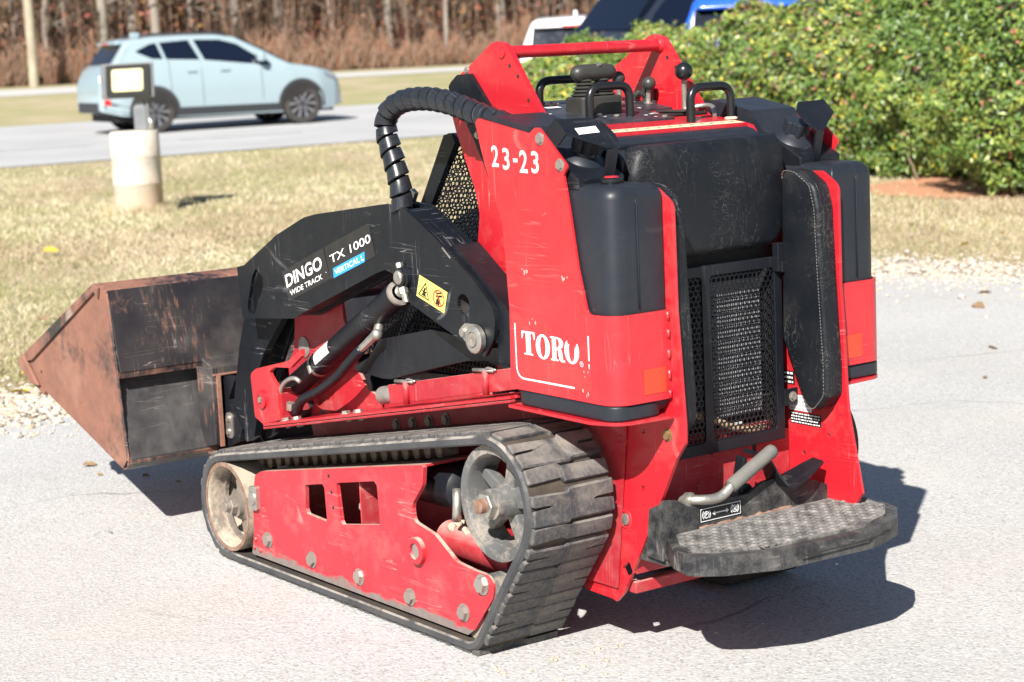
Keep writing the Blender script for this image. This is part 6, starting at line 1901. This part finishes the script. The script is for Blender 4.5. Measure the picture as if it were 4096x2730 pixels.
for m_ in m_leaf:
    v = [(-1, 0, 0), (-.3, .42, .14), (.4, .36, .12), (1, 0, -.08), (.4, -.36, .12), (-.3, -.42, .14), (0, 0, 0)]
    LM.append(mesh('leaf_mesh', v, [(6, i, (i + 1) % 6) for i in range(6)], m_))
for p, e1, e2, nz, s, m_ in picks:
    q = Matrix(((e1.x, e2.x, nz.x), (e1.y, e2.y, nz.y), (e1.z, e2.z, nz.z))).to_quaternion()
    inst('leaf', LM[m_], hedge, p, q, (s, s, s))
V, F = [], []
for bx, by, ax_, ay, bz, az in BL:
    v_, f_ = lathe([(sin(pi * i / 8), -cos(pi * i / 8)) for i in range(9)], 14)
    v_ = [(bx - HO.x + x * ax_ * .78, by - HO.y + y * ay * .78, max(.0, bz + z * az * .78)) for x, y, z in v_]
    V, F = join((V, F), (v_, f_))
tag(obj('hedge_shade_core', V, F, MAT('hedge_inner_shade', (.035, .04, .016), (.06, .05, .03), 12, .9), hedge, fix=False), kind='stuff')  # solid core added to occlude; its dark colour imitates shade among the leaves
V, F = [], []
for k in range(420):
    bx, by, ax_, ay, bz, az = rr.choice(BL)
    a = Vector((bx + rr.gauss(0, .3), by + rr.gauss(0, .3), 0)); n_ = Vector((rr.gauss(0, 1), rr.gauss(0, 1) - .3, abs(rr.gauss(0, 1)))).normalized()
    e = Vector((bx + n_.x * ax_ * 1.0, by + n_.y * ay * 1.0, bz + n_.z * az * rr.uniform(.9, 1.06)))
    v_, f_ = tube([a - HO, (a.lerp(e, .5) + Vector((rr.gauss(0, .1), rr.gauss(0, .1), .1))) - HO, e - HO], [.012, .008, .003], 4, False)
    V, F = join((V, F), (v_, f_))
tag(obj('stems', V, F, m_leaf[5], hedge, fix=False), kind='stuff')

# ------------------------------------------------------------------ fallen leaves
m_dry = [MAT('dry_brown_leaf', (.2, .13, .07), (.26, .17, .09), 30, .8), MAT('fallen_yellow_leaf', (.62, .45, .06), (.55, .38, .06), 30, .7)]
LF = []
for m_ in m_dry:
    v = [(-1, 0, .1), (-.5, .5, .25), (.3, .45, .3), (1, 0, .0), (.3, -.5, .2), (-.4, -.45, .35), (0, 0, .02)]
    LF.append(mesh('fallen_leaf_mesh', v, [(6, i, (i + 1) % 6) for i in range(6)], m_))
spots = [(-1.52, 6.95, 0, .028), (-1.28, 6.72, 0, .02), (-1.45, 6.78, 0, .012), (-1.15, 6.6, 0, .012), (-1.25, 5.92, 0, .012), (2.35, 9.9, 0, .05), (2.1, 8.6, 0, .03), (2.25, 8.45, 0, .02), (2.5, 10.4, 0, .04), (1.9, 7.9, 0, .02), (-2.15, 8.55, 1, .05), (-1.93, 8.6, 1, .045), (-2.25, 9.1, 1, .04), (-1.86, 9.9, 1, .06), (-1.0, 16.1, 1, .07), (-3.45, 15.0, 1, .07), (-1.45, 12.5, 1, .05), (-2.6, 11.0, 0, .05), (2.9, 12.6, 1, .05), (3.3, 13.2, 1, .05)]
for x, y, i, s in spots:
    o = inst('fallen_leaf', LF[i], None, (x, y, .004 if y < edgeY(x) else .012), Vector((rnd.gauss(0, .3), rnd.gauss(0, .3), 1)).to_track_quat('Z', 'Y'), (s, s, s))
    tag(o, ('small dry brown leaf lying on the ground', 'small yellow leaf lying on the grass')[i], 'leaf', ('dry brown leaves on the ground', 'yellow leaves on the grass')[i])
